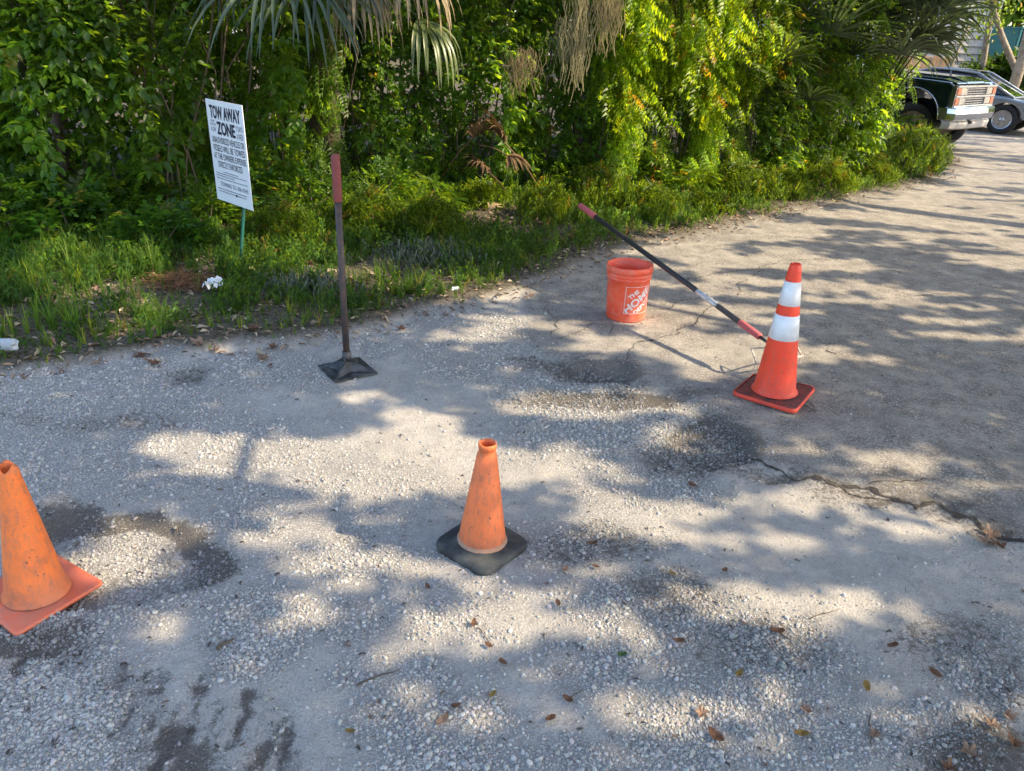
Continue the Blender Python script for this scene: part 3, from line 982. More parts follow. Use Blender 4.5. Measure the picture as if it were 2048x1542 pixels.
# ---------------------------------------------------------------- sun patches: the unseen canopy is shaped to open where they fall
LIT = [(430, 900, 130, 40), (780, 925, 215, 58), (1090, 925, 140, 38), (840, 835, 60, 14), (720, 785, 60, 8), (960, 668, 70, 13),
       (1180, 690, 60, 11), (1030, 640, 50, 8), (1110, 655, 50, 8), (1200, 805, 185, 20), (1370, 862, 90, 12), (1350, 703, 60, 9), (1470, 735, 110, 17),
       (1270, 1010, 150, 22), (1330, 1062, 120, 14), (1560, 1068, 120, 12), (1630, 1104, 60, 8), (1700, 990, 170, 22), (1900, 1052, 110, 18),
       (1975, 972, 60, 11), (1600, 905, 60, 9), (1800, 930, 100, 12), (1480, 1190, 150, 32), (1790, 1222, 110, 24), (1570, 1245, 130, 16),
       (1270, 1275, 90, 24), (600, 1050, 120, 22), (720, 1120, 190, 22), (620, 1205, 80, 22), (1010, 1250, 210, 36), (1020, 1180, 120, 12),
       (860, 1432, 120, 30), (1150, 1435, 60, 14), (1370, 1402, 150, 22), (1650, 1425, 120, 14), (1790, 1420, 60, 16), (1990, 1435, 110, 24),
       (240, 1125, 130, 36), (330, 1255, 70, 24), (310, 1060, 110, 16), (870, 1150, 70, 14), (2010, 1290, 40, 18), (1400, 1470, 200, 9),
       (130, 560, 120, 44), (600, 445, 120, 44), (520, 540, 110, 26), (260, 650, 60, 24), (910, 585, 120, 14), (690, 560, 70, 14),
       (70, 90, 130, 150), (30, 260, 60, 60), (240, 200, 60, 60), (330, 90, 70, 40), (560, 420, 50, 30), (150, 180, 90, 60), (430, 150, 60, 60), (100, 420, 70, 40), (270, 420, 50, 30), (1560, 250, 60, 60), (1680, 280, 60, 50), (1640, 60, 60, 40), (700, 230, 50, 90), (380, 470, 60, 24), (180, 300, 60, 40), (470, 90, 90, 110), (560, 260, 90, 70), (620, 350, 90, 60), (760, 400, 90, 50), (780, 300, 90, 60), (900, 380, 110, 60),
       (880, 90, 110, 90), (1000, 260, 110, 80), (1100, 120, 90, 130), (1190, 90, 90, 120), (1290, 170, 90, 150), (1430, 130, 110, 130), (1300, 330, 110, 60),
       (1450, 300, 80, 60), (1180, 300, 60, 60), (1600, 330, 90, 25), (1840, 330, 90, 60), (1780, 240, 60, 60), (1500, 400, 130, 22), (1650, 395, 90, 18), (1860, 55, 190, 60),
       (740, 100, 60, 60), (40, 400, 50, 60), (350, 190, 40, 30), (1180, 430, 60, 20), (1020, 440, 60, 14), (1960, 290, 110, 22),
       (1990, 200, 80, 60), (1880, 130, 70, 20), (1500, 468, 130, 9), (1420, 480, 70, 8), (1330, 500, 60, 6), (1950, 300, 140, 14)]


def lit_map(pts):
    """0 = shade, 1 = sun, for points of the place"""
    x, y, z = pts[:, 0], pts[:, 1], pts[:, 2]
    px, py, ok = P(pts)
    jx = (fbm(x * 4 + z * 3, y * 4, 3, 91) - .5) * 90
    jy = (fbm(x * 4, y * 4 + z * 3, 3, 95) - .5) * 40
    f = np.zeros(len(x))
    for cx, cy, rx, ry in LIT:
        q = ((px + jx - cx) / (rx + 14)) ** 2 + ((py + jy - cy) / (ry + 7)) ** 2
        f = np.maximum(f, np.exp(-q * .9))
    lit = f > .26
    fine = fbm(x * 5 + z * 4, y * 5 - z * 6, 3, 151)
    lit = np.where(z > .3, lit & (fine > .37), lit)
    n = fbm(x * 1.3 + z, y * 2.6 + z, 3, 99)
    inp = ok & (px > -60) & (px < 2110) & (py > -40) & (py < 1600)
    streak = fbm(x * 1.1 + .3 * y, y * 6.0, 3, 131) * .75 + .25 * fbm(x * .5, y * .9, 2, 137)
    upper = inp & (px > 1230) & (py > 380) & (py < 730) & (z < .3)
    lit = np.where(upper, lit | (streak > .465), lit)
    farr = inp & (px > 1500) & (py < 420) & (z < .3)
    lit = np.where(farr, streak > .455, lit)
    return np.where(inp, lit, n > .60)


def sun_hit(o_):
    """where the sun ray through a canopy point lands: thicket face or ground"""
    h_ = o_ - SUN[None] * (o_[:, 2] / SUN[2])[:, None]
    g_ = h_.copy()
    for zt in (0.5, 1.0, 1.5, 2.0):
        q = g_ + SUN[None] * (zt / SUN[2])
        ins = sdist(q[:, 0], q[:, 1], THICK) > .0
        h_[ins] = q[ins]
    return h_


N_CAN = 360000
tx, ty = RS.uniform(-5.5, 13, N_CAN), RS.uniform(-1.2, 22, N_CAN)
keepd = (RS.uniform(0, 1, N_CAN) < np.where(ty < 11, 1, .5)) & (np.abs(tx) < 3.5 + .8 * np.maximum(ty, 0))
hh = np.where(ty < 16, RS.uniform(3.8, 6.2, N_CAN), RS.uniform(5.8, 9.2, N_CAN)) + (vnoise(tx * .8, ty * .8, 7) - .5) * .8
org = (np.stack([tx, ty, np.zeros(N_CAN)], 1) + SUN[None] * (hh / SUN[2])[:, None])[keepd]
n_ = 60000                                            # unseen low boughs added over the thicket to darken it
qx = RS.uniform(-7, 9, n_)
qy = RS.uniform(6, 17, n_)
k = sdist(qx, qy, THICK) > .1
org = np.concatenate([org, np.stack([qx[k], qy[k], RS.uniform(3.6, 5.6, k.sum())], 1)])
lit = lit_map(sun_hit(org))
org = org[~lit & (org[:, 2] > 3.5)]
TREES = [((10.5, 2.0), 'big spreading oak beside the lot, nearest to the camera'), ((11.5, 7.5), 'oak standing across the drive from the thicket'),
         ((15.5, 12.0), 'oak behind the parked silver car'), ((5.0, -3.6), 'oak standing behind the camera'), ((19.5, 18.0), 'oak beside the far house wall'),
         ((1.0, 12.5), 'oak in the middle of the thicket, added to shade it from above')]
tp = np.array([t[0] for t in TREES])
own = np.argmin(((org[:, None, :2] - tp[None]) ** 2).sum(2), 1)
cl_v, cl_f = q_leaf(1.0, .55, .2, .15)
ck_v, ck_f = kite(1.0, .75)
for k, ((x, y), lb) in enumerate(TREES):
    o = empty('oak_tree', (x, y, 0), 0, lb, 'tree', 'oaks shading the lot')
    pts = org[own == k]
    if len(pts):
        n = len(pts)
        d = RS.normal(0, 1, (n, 3))
        d[:, 2] = d[:, 2] * .45 - .15
        v, f, t = bake([(ck_v, ck_f)], pts - np.array([x, y, 0]), d, RS.uniform(.09, .17, n), tints(n), RS.uniform(-1.2, 1.2, n))
        link('crown', np_mesh_mixed('crown', v, f, t), M['crown'], o)
    bm = bmesh.new()
    top = 4.4
    tube(bm, [(0, 0, -.2), (.1, .05, 1.2), (.0, .15, 2.8), (.1, .1, top)], [.34, .25, .21, .17], 12)
    o2 = bm_obj('trunk', bm, M['bark'], o, True)
    if len(pts):
        cen = pts - np.array([x, y, 0])
        for j in range(7):
            e = cen[RS.randint(len(cen))]
            bm = bmesh.new()
            s0 = Vector((.05, .1, 2.6 + .25 * j))
            e = Vector(e)
            tube(bm, [s0, s0.lerp(e, .45) + Vector((0, 0, .5)), e], [.11, .07, .02], 7)
            bm_obj('limb', bm, M['bark'], o, True)


# ---------------------------------------------------------------- thicket
def ray(px, py, Y):
    d = RM @ np.array([px - 1024.0, -(py - 771.0), -F_PX])
    return d * (Y / d[1]) + np.array([0, 0, CAM_H])


TPX = np.array([p[0] for p in THICK_PX], float)
TPY = np.array([p[1] for p in THICK_PX], float)
NB = np.array([-.42, .91])                                  # away from the lot


def base_at(px, back=0.0):
    y = float(np.interp(px, TPX, TPY)) + (max(0, -px) * .02 if px < 0 else 0)
    g = G(px, y)[:2] + NB * back
    return g


def blob_pts(n, rx, ry, h, seed, shell=.72, lump=.28, z0=.08):
    """points and outward directions over a lumpy bush"""
    rs = np.random.RandomState(seed)
    u = rs.normal(0, 1, (n, 3))
    u[:, 2] = np.abs(u[:, 2]) * 1.1 - .12
    u /= np.linalg.norm(u, axis=1, keepdims=True)
    r = shell + (1.02 - shell) * rs.uniform(0, 1, n) ** .6
    r = r * (1 + lump * (fbm(u[:, 0] * 3 + seed, u[:, 1] * 3 + u[:, 2] * 3, 2, seed) - .5) * 2)
    p = u * r[:, None] * np.array([rx, ry, h])
    p[:, 2] = np.maximum(p[:, 2], 0) + z0
    return p, u


def make_bush(name, protos, n, rx, ry, h, scale, base, mat, seed, droop=.45, var=.3, yellow=.3, stems=6):
    p, u = blob_pts(n, rx, ry, h, seed)
    rs = np.random.RandomState(seed + 50)
    d = u + rs.normal(0, .35, (n, 3))
    d[:, 2] = d[:, 2] * .8 - droop * rs.uniform(0, 1, n) + .2
    patch = .75 + .5 * fbm(p[:, 0] * 3.5, p[:, 1] * 3.5 + p[:, 2] * 3.5, 2, seed + 3)
    t = tints(n, base, var, yellow) * patch[:, None]
    v, f, tt = bake(protos, p, d, rs.uniform(.75, 1.25, n) * scale, t)
    bm = bmesh.new()
    rr = random.Random(seed)
    for k in range(stems):
        e = p[rr.randrange(n)]
        tube(bm, [(rr.uniform(-.1, .1), rr.uniform(-.1, .1), -.05), (e[0] * .4, e[1] * .4, e[2] * .55), tuple(e * .95)], [.012, .009, .004], 5)
    ms = bpy.data.meshes.new('stems')
    bm.to_mesh(ms)
    bm.free()
    ms.materials.append(M['twig'])
    return np_mesh_mixed('foliage', v, f, tt), ms


def make_curtain(protos, n, w, h, scale, base, seed, droop=.8, yellow=.3, bulge=.35, thr=.47):
    """climbing growth hanging as an uneven wall; front faces -Y"""
    rs = np.random.RandomState(seed)
    x = rs.uniform(-w / 2, w / 2, n)
    z = rs.uniform(0, 1, n) ** .9 * h
    lump = fbm(x * 2.2 + seed, z * 1.6, 3, seed)
    edge = fbm(x * 6 + seed, z * 1.3 + 9, 2, seed + 9)
    y = -(lump - .4) * 1.5 * bulge - rs.uniform(0, .22, n) + .10 * (1 - z / h)
    keep_ = (edge > thr) | (rs.uniform(0, 1, n) < .08)
    x, y, z, lump = x[keep_], y[keep_], z[keep_], lump[keep_]
    n = len(x)
    p = np.stack([x, y, z], 1)
    d = np.stack([rs.normal(0, .6, n), -rs.uniform(.3, 1.1, n), .35 - droop * rs.uniform(.2, 1.3, n)], 1)
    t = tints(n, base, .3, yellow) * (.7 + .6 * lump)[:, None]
    v, f, tt = bake(protos, p, d, rs.uniform(.75, 1.25, n) * scale, t)
    bm = bmesh.new()
    rr = random.Random(seed)
    for k in range(9):
        xx = rr.uniform(-w / 2, w / 2)
        pts = [(xx + rr.uniform(-.12, .12) * j, rr.uniform(-.15, .2), h * j / 5.0) for j in range(6)]
        tube(bm, pts, [rr.uniform(.004, .014)] * 6, 5)
    ms = bpy.data.meshes.new('stems')
    bm.to_mesh(ms)
    bm.free()
    ms.materials.append(M['twig'])
    return np_mesh_mixed('foliage', v, f, tt), ms


def plant(name, meshes, loc, rz, s, label, cat, group):
    o = empty(name, loc, rz, label, cat, group)
    o.scale = s
    link('foliage', meshes[0], M['leaf'], o) if not meshes[0].materials else link('foliage', meshes[0], None, o)
    link('stems', meshes[1], None, o)
    return o


C_SHADEBROAD = make_curtain(BROAD, 950, 1.5, 3.3, 1.2, (.60, .62, .52), 301, thr=.54, yellow=.3, bulge=.5)  # broad leaves again, tint darkened to put shade into their colour
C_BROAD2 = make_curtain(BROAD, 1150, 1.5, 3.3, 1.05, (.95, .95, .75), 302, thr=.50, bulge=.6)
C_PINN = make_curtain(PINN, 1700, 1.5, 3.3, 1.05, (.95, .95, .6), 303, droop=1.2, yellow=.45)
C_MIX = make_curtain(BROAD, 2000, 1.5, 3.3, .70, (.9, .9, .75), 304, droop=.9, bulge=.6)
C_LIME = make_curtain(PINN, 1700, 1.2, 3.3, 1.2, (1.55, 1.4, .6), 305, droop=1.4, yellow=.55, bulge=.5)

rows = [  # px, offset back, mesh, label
    (-130, .5, C_SHADEBROAD, 'dark broad-leaved growth at the far left end of the thicket'),
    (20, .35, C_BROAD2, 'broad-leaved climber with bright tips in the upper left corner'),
    (160, .7, C_SHADEBROAD, 'deeply shaded climber left of the white sign'),
    (300, .6, C_SHADEBROAD, 'dark broad-leaved climber just left of the white sign panel'),
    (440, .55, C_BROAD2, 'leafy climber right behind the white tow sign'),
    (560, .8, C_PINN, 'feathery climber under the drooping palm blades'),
    (660, 1.3, C_SHADEBROAD, 'black shaded growth behind the red tamper grip'),
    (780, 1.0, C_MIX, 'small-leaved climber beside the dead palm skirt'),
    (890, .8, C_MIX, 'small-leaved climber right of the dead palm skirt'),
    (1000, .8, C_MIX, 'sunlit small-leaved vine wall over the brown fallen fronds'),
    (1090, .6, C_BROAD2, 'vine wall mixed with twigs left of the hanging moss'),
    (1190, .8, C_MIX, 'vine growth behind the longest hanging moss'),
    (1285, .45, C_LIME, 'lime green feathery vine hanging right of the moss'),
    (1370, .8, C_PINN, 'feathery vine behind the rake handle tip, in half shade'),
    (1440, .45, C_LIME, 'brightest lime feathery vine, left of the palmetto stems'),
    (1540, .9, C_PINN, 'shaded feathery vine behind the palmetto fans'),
    (1640, .9, C_SHADEBROAD, 'dark growth behind the palmetto stems'),
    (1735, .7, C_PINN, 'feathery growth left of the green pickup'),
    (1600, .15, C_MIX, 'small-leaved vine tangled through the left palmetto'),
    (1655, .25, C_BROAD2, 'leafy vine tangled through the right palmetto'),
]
GRP = 'climbers forming the roadside thicket'
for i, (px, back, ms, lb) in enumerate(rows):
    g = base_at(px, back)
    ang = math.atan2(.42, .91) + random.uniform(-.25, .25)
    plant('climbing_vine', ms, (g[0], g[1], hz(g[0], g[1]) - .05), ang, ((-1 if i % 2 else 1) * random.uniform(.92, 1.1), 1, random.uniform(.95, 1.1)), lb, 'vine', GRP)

# dense growth deeper in, one mass nobody could count
nb = 5200
s_ = RS.uniform(-350, 1860, nb)
bk = RS.uniform(1.9, 3.8, nb)
pz = RS.uniform(0, 4.6, nb)
pb = np.stack([np.interp(s_, TPX, TPX), s_], 1)
gb = np.array([base_at(a, b) for a, b in zip(s_, bk)])
pp = np.stack([gb[:, 0], gb[:, 1], pz], 1)
dd = RS.normal(0, 1, (nb, 3)) + np.array([.2, -.8, -.2])
v, f, t = bake([(cl_v * .16, cl_f)] + BROAD[:1], pp, dd, RS.uniform(1.0, 2.2, nb), tints(nb, (.38, .42, .42)))  # dark tint paints in the shade inside the thicket
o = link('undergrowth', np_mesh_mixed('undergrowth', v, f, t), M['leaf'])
tag(o, 'dense undergrowth filling the inside of the thicket, deep shade tinted into its leaves', 'undergrowth', None, 'stuff')
for px, back, r0 in ((120, 1.6, .07), (640, 2.0, .09), (940, 1.7, .06), (1130, 1.5, .08), (1560, 1.8, .11), (1480, 1.3, .05)):
    g = base_at(px, back)
    bm = bmesh.new()
    tube(bm, [(0, 0, -.1), (.05, 0, 1.2), (.12 * random.uniform(-1, 1), .1, 2.6), (.2 * random.uniform(-1, 1), .1, 4.6)], [r0, r0 * .85, r0 * .7, r0 * .5], 9)
    o = bm_obj('tree_trunk', bm, M['bark'], None, True)
    o.location = (g[0], g[1], hz(g[0], g[1]))
    tag(o, {120: 'slim dark trunk deep in the left thicket', 640: 'dark trunk behind the red tamper grip', 940: 'thin trunk behind the brown fallen fronds',
            1130: 'trunk behind the hanging moss', 1560: 'stout trunk behind the palmetto fans', 1480: 'thin trunk left of the palmetto fans'}[px], 'trunk', 'trunks inside the thicket')

# shrubs, weeds and grass clumps along the foot of the thicket
B_BROAD = make_bush('b', BROAD, 300, .55, .45, .75, .85, (.75, .8, .75), M['leaf'], 401)
B_BROADL = make_bush('b', BROAD, 170, .5, .42, .7, 1.25, (.55, .68, .75), M['leaf'], 402, yellow=.12)
B_PINN = make_bush('b', PINN, 300, .6, .45, .65, .95, (1.0, 1.0, .6), M['leaf'], 403, droop=.9, yellow=.5)
B_SMALL = make_bush('b', SMALL + TUFT[:1], 330, .5, .42, .5, 1.0, (.9, .85, .7), M['leaf'], 404, droop=.1, yellow=.4)
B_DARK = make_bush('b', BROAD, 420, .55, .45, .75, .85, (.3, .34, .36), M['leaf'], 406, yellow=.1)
B_SMALL2 = make_bush('b', SMALL + TUFT[:1], 240, .42, .36, .30, .9, (1.0, .95, .75), M['leaf'], 405, droop=.0, yellow=.5)
weeds = [  # px, py of the foot, mesh, scale, label
    (20, 500, B_BROAD, 1.0, 'dim leafy shrub at the left edge behind the tall grass'),
    (150, 505, B_BROADL, .85, 'large-leaved shrub in the shade left of the sign'),
    (330, 520, B_BROADL, .75, 'shrub with blue-green leaves just left of the sign post'),
    (250, 470, B_BROAD, .9, 'dark shrub behind the leafy one left of the sign'),
    (430, 480, B_BROAD, .8, 'shrub straight behind the sign post'),
    (570, 500, B_SMALL, .85, 'sunlit yellow-green weed between sign and tamper'),
    (620, 450, B_BROAD, .8, 'bright leafy shrub left of the tamper handle'),
    (740, 480, B_SMALL, 1.0, 'fine-leaved weed right of the tamper handle'),
    (770, 440, B_BROAD, .8, 'yellow-green shrub right of the red tamper grip'),
    (850, 440, B_PINN, .8, 'feathery shrub left of the fallen fronds'),
    (860, 490, B_SMALL, .85, 'low fine weed in front of the feathery shrub'),
    (970, 425, B_SMALL2, 1.0, 'small weed below the brown fallen fronds'),
    (1090, 450, B_SMALL, .8, 'weed in the shade left of the rake grip'),
    (1130, 400, B_BROAD, .7, 'shrub behind the rake grip'),
    (1200, 430, B_SMALL, 1.0, 'weed right below the rake grip'),
    (1260, 395, B_BROAD, .8, 'bright shrub under the lime vine'),
    (1300, 435, B_SMALL, .9, 'weed in front of the bright shrub, left of the rustling grass'),
    (1380, 400, B_PINN, .9, 'feathery shrub under the brightest lime vine'),
    (1410, 430, B_SMALL2, 1.1, 'low weed at the edge of the drive above the bucket'),
    (1480, 405, B_SMALL, 1.0, 'broad weed below the palmetto stems'),
    (1560, 400, B_SMALL, .95, 'weed right of the broad weed below the palmetto'),
    (1650, 385, B_SMALL, 1.05, 'pale weed at the drive edge, second before the corner'),
    (1560, 370, B_PINN, .9, 'shaded feathery shrub at the palmetto foot'),
    (1740, 365, B_SMALL, 1.1, 'rounded weed at the drive edge near the corner'),
    (1800, 352, B_SMALL, 1.2, 'rounded dark green bush ending the verge at the corner'),
    (1760, 325, B_BROAD, 1.1, 'leafy shrub left of the pickup wheel'),
    (1830, 322, B_SMALL, 1.25, 'sunny shrub in front of the pickup wheel'),
    (1690, 345, B_PINN, 1.0, 'feathery shrub between palmetto and pickup'),
    (1780, 300, B_PINN, 1.1, 'bright feathery shrub beside the pickup fender'),
]
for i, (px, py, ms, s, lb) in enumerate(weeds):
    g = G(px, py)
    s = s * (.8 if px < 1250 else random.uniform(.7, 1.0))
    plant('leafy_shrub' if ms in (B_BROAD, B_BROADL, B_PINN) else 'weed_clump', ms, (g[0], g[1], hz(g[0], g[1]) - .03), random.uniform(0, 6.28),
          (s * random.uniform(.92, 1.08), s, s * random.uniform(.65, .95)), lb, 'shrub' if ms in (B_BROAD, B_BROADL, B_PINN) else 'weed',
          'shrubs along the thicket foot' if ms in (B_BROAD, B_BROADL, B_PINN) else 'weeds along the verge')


# ---------------------------------------------------------------- palms, moss, fallen fronds
def frond_mesh(base, cen, L, droop, seed, n=26, spread=2.0, w=.026, fold=.25, stem=.011):
    rs = np.random.RandomState(seed)
    base, cen = np.asarray(base, float), np.asarray(cen, float)
    d = cen - base
    d /= np.linalg.norm(d)
    side = np.cross(d, [0, 0, 1.])
    side /= max(np.linalg.norm(side), 1e-3)
    up = np.cross(side, d)
    Vs, Fs, off = [], [], 0
    for k in range(n):
        a = spread * (2 * k / (n - 1) - 1) + rs.uniform(-.05, .05)
        dr = d * math.cos(a) + side * math.sin(a) + up * (fold * (1 - abs(a) / 3) + rs.uniform(-.1, .1))
        dr /= np.linalg.norm(dr)
        ll = L * (1 - .28 * abs(a) / 2) * rs.uniform(.85, 1.1)
        dk = droop * rs.uniform(.7, 1.4)
        ws = np.cross(dr, up + rs.normal(0, .15, 3))
        ws /= max(np.linalg.norm(ws), 1e-3)
        pos = cen.copy()
        vv = []
        cur = dr.copy()
        m = 7
        for j in range(m + 1):
            t = j / m
            ww = w * (.35 + 1.5 * t * (1 - t) * 1.6) * (1 - t) ** .35 * .5 + .0006
            lift = up * ww * .5
            vv += [pos - ws * ww + lift, pos.copy(), pos + ws * ww + lift]
            cur = cur + np.array([0, 0, -1.]) * dk * t * .42
            cur /= np.linalg.norm(cur)
            pos = pos + cur * ll / m
        Vs.append(np.array(vv))
        ff = []
        for j in range(m):
            b0 = j * 3
            ff += [[b0, b0 + 1, b0 + 4, b0 + 3], [b0 + 1, b0 + 2, b0 + 5, b0 + 4]]
        Fs.append(np.array(ff) + off)
        off += len(vv)
    # stalk, a flat bar sagging a little
    vv, ff = [], []
    for j in range(7):
        t = j / 6
        c = base + (cen - base) * t + np.array([0, 0, 1.]) * math.sin(t * math.pi) * .06 * np.linalg.norm(cen - base)
        for q in range(4):
            an = q * math.pi / 2
            vv.append(c + side * math.cos(an) * stem * (1.3 - .5 * t) + up * math.sin(an) * stem * .7)
    for j in range(6):
        for q in range(4):
            ff.append([j * 4 + q, j * 4 + (q + 1) % 4, (j + 1) * 4 + (q + 1) % 4, (j + 1) * 4 + q])
    Vs.append(np.array(vv))
    Fs.append(np.array(ff) + off)
    return np.concatenate(Vs), np.concatenate(Fs)


def palm(name, root, base_z, fronds, label, mats, trunk_r=0, lean=(0, 0), group=None, cat='palm'):
    o = empty(name, root, 0, label, cat, group)
    if trunk_r:
        bm = bmesh.new()
        tube(bm, [(0, 0, -.15), (lean[0] * .4, lean[1] * .4, base_z * .5), (lean[0], lean[1], base_z + .3)], [trunk_r * 1.15, trunk_r, trunk_r * 1.05], 14)
        bm_obj('trunk', bm, M['bark'], o, True)
    R0 = np.array(root)
    for i, (px, py, Y, L, droop, tone, bz) in enumerate(fronds):
        c = ray(px, py, Y) - R0
        b = np.array([lean[0] + random.uniform(-.05, .05), lean[1], bz])
        v, f = frond_mesh(b, c, L, droop * (1 if Y < 8 else .7), 900 + i + int(px), n=13 if droop > 1.9 else (20 if L < 1 else 24), spread=.8 if droop > 1.9 else 1.9, w=.044 if Y < 8 else .040)
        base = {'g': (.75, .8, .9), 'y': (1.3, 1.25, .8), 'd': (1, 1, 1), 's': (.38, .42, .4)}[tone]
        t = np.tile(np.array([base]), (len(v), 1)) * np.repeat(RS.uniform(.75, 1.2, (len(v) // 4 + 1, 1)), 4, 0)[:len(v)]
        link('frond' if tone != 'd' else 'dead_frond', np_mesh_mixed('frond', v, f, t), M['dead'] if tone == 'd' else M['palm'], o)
    return o


g = base_at(690, .75)
palm('cabbage_palm', (g[0], g[1], hz(*g)), 2.5,
     [(560, -60, 6.9, 1.15, 1.1, 'g', 2.6), (610, -30, 6.9, 1.0, 1.0, 'g', 2.6), (490, -70, 7.0, .8, 1.3, 's', 2.6), (660, -70, 6.9, .85, 1.1, 's', 2.6),
      (708, -40, 7.1, .78, 2.4, 'd', 2.5), (735, -60, 7.2, .7, 2.4, 'd', 2.5),
      (838, 40, 7.1, .70, 2.4, 'y', 2.5), (808, -60, 7.1, .75, 2.2, 'd', 2.5), (760, -110, 7.2, .9, 1.6, 'g', 2.7)],
     'cabbage palm with drooping green fans and a dead tan skirt', None, .15)
g = G(1625, 345)
palm('palmetto', (g[0], g[1], hz(g[0], g[1])), 0,
     [(1395, 60, 10.0, .95, .7, 'g', .1), (1500, 15, 10.2, .9, .5, 'y', .1), (1560, 120, 9.9, .8, .9, 's', .1), (1600, 40, 10.3, .9, .5, 's', .1),
      (1660, 70, 10.2, .9, .6, 'g', .1), (1470, 140, 9.8, .8, .9, 'g', .1),
      (1620, 200, 9.7, .6, .9, 's', .1)],
     'palmetto with fans spreading over the lime vine', None)
g = G(1700, 335)
palm('palmetto', (g[0], g[1], hz(g[0], g[1])), 0,
     [(1740, 40, 10.8, 1.1, .7, 's', .1), (1700, 10, 10.9, 1.0, .6, 's', .1), (1840, 10, 10.9, 1.25, .6, 's', .1),
      (1860, 30, 10.6, 1.1, .45, 'g', .1), (1800, 20, 10.7, .9, 1.6, 's', .1), (1700, 110, 10.5, .9, .9, 's', .1),
      (1830, 75, 10.4, .8, 1.5, 's', .1), (1790, -30, 10.5, 1.0, .8, 's', .1), (1860, 70, 10.2, .8, 1.7, 's', .1), (1880, 20, 10.6, .9, 1.4, 's', .1), (1830, 95, 10.3, .8, 1.3, 's', .1), (1800, 110, 10.2, .8, 1.5, 'g', .1), (1860, 100, 10.6, .6, 1.5, 's', .1)],
     'palmetto whose long fans reach over the green pickup', None)


def moss(px, py, Y, ln, wd, n, seed, label, tint=(1, 1, 1)):
    c0 = ray(px, py, Y)
    rs = np.random.RandomState(seed)
    Vs, Fs, off = [], [], 0
    for k in range(n):
        p = np.array([rs.normal(0, wd), rs.normal(0, wd * .5), rs.uniform(-.5, 0) * ln * .6])
        L = ln * rs.uniform(.2, .6)
        ph = rs.uniform(0, 6.28, 2)
        vv = []
        for j in range(9):
            t = j / 8
            q = p + np.array([math.sin(ph[0] + t * 9) * .018, math.cos(ph[1] + t * 7) * .018, -L * t])
            w = .0026
            vv += [q + [-w, 0, 0], q + [w, w * .6, 0]]
        Vs.append(np.array(vv))
        Fs.append(np.array([[2 * j, 2 * j + 1, 2 * j + 3, 2 * j + 2] for j in range(8)]) + off)
        off += 18
    V = np.concatenate(Vs)
    t = np.tile(np.array([tint]), (len(V), 1)) * RS.uniform(.7, 1.3, (len(V), 1))
    o = link('hanging_moss', np_mesh_mixed('moss', V, np.concatenate(Fs), t), M['moss'])
    o.location = c0
    tag(o, label, 'moss', 'moss hanging in the thicket')


moss(1165, -40, 8.0, 1.25, .07, 95, 1, 'longest pale moss hanging in front of the vines', (1.3, 1.2, 1))
moss(1225, -60, 8.0, .9, .06, 110, 2, 'shorter moss right of the longest one', (1.2, 1.05, .85))
moss(1135, 30, 8.0, .6, .06, 70, 3, 'thin wisp of moss left of the longest one', (1.0, 1.0, .85))
moss(1045, 90, 7.9, .6, .08, 90, 4, 'reddish brown tangle of moss above the fallen fronds', (.9, .72, .62))

for i, (bx, by, cx, cy, Y, L, dr, lb) in enumerate([
        (1090, 395, 985, 255, 7.9, .5, 1.0, 'brown dead palm frond arching in the vines'),
        (900, 330, 960, 262, 7.9, .45, .9, 'brown dead frond lying against the vines on the left'),
        (960, 290, 1030, 318, 7.7, .35, 1.2, 'tan split frond end catching the sun'),
        (1010, 380, 960, 330, 7.8, .35, 1.3, 'lowest brown dead frond above the bare soil')]):
    b = ray(bx, by, Y + .2)
    c = ray(cx, cy, Y)
    v, f = frond_mesh(np.zeros(3), (c - b) * .8, L * .85, dr, 70 + i, n=16, spread=1.0, w=.045)
    t = np.tile(np.array([[.45, .36, .30]]), (len(v), 1)) * RS.uniform(.6, 1.2, (len(v), 1))
    o = link('fallen_palm_frond', np_mesh_mixed('frond', v, f, t), M['dead'])
    o.location = b
    tag(o, lb, 'palm frond', 'dead fronds caught in the thicket')
a, b = G(945, 478), G(1000, 447)
v, f = frond_mesh(np.zeros(3), (b - a) * .6 + np.array([0, 0, .06]), .22, .5, 99, n=7, spread=.5, w=.03)
o = link('fallen_palm_frond', np_mesh_mixed('frond', v, f, np.tile(np.array([[1., .95, .8]]), (len(v), 1))), M['dead'])
o.location = (a[0], a[1], hz(a[0], a[1]) + .05)
tag(o, 'small pale dry frond lying on the bare soil of the verge', 'palm frond')

# ---------------------------------------------------------------- grass, creeping cover, litter on the verge
def in_verge(n, x0, x1, y0, y1, lo=-.02, hi=1.4):
    x, y = RS.uniform(x0, x1, n), RS.uniform(y0, y1, n)
    w = (fbm(x * 3, y * 3, 3, 5) - .5) * .3
    d = sdist(x, y, VERGE) + w
    dt = sdist(x, y, THICK)
    k = (d > lo) & (dt < hi)
    return x[k], y[k], d[k], dt[k]


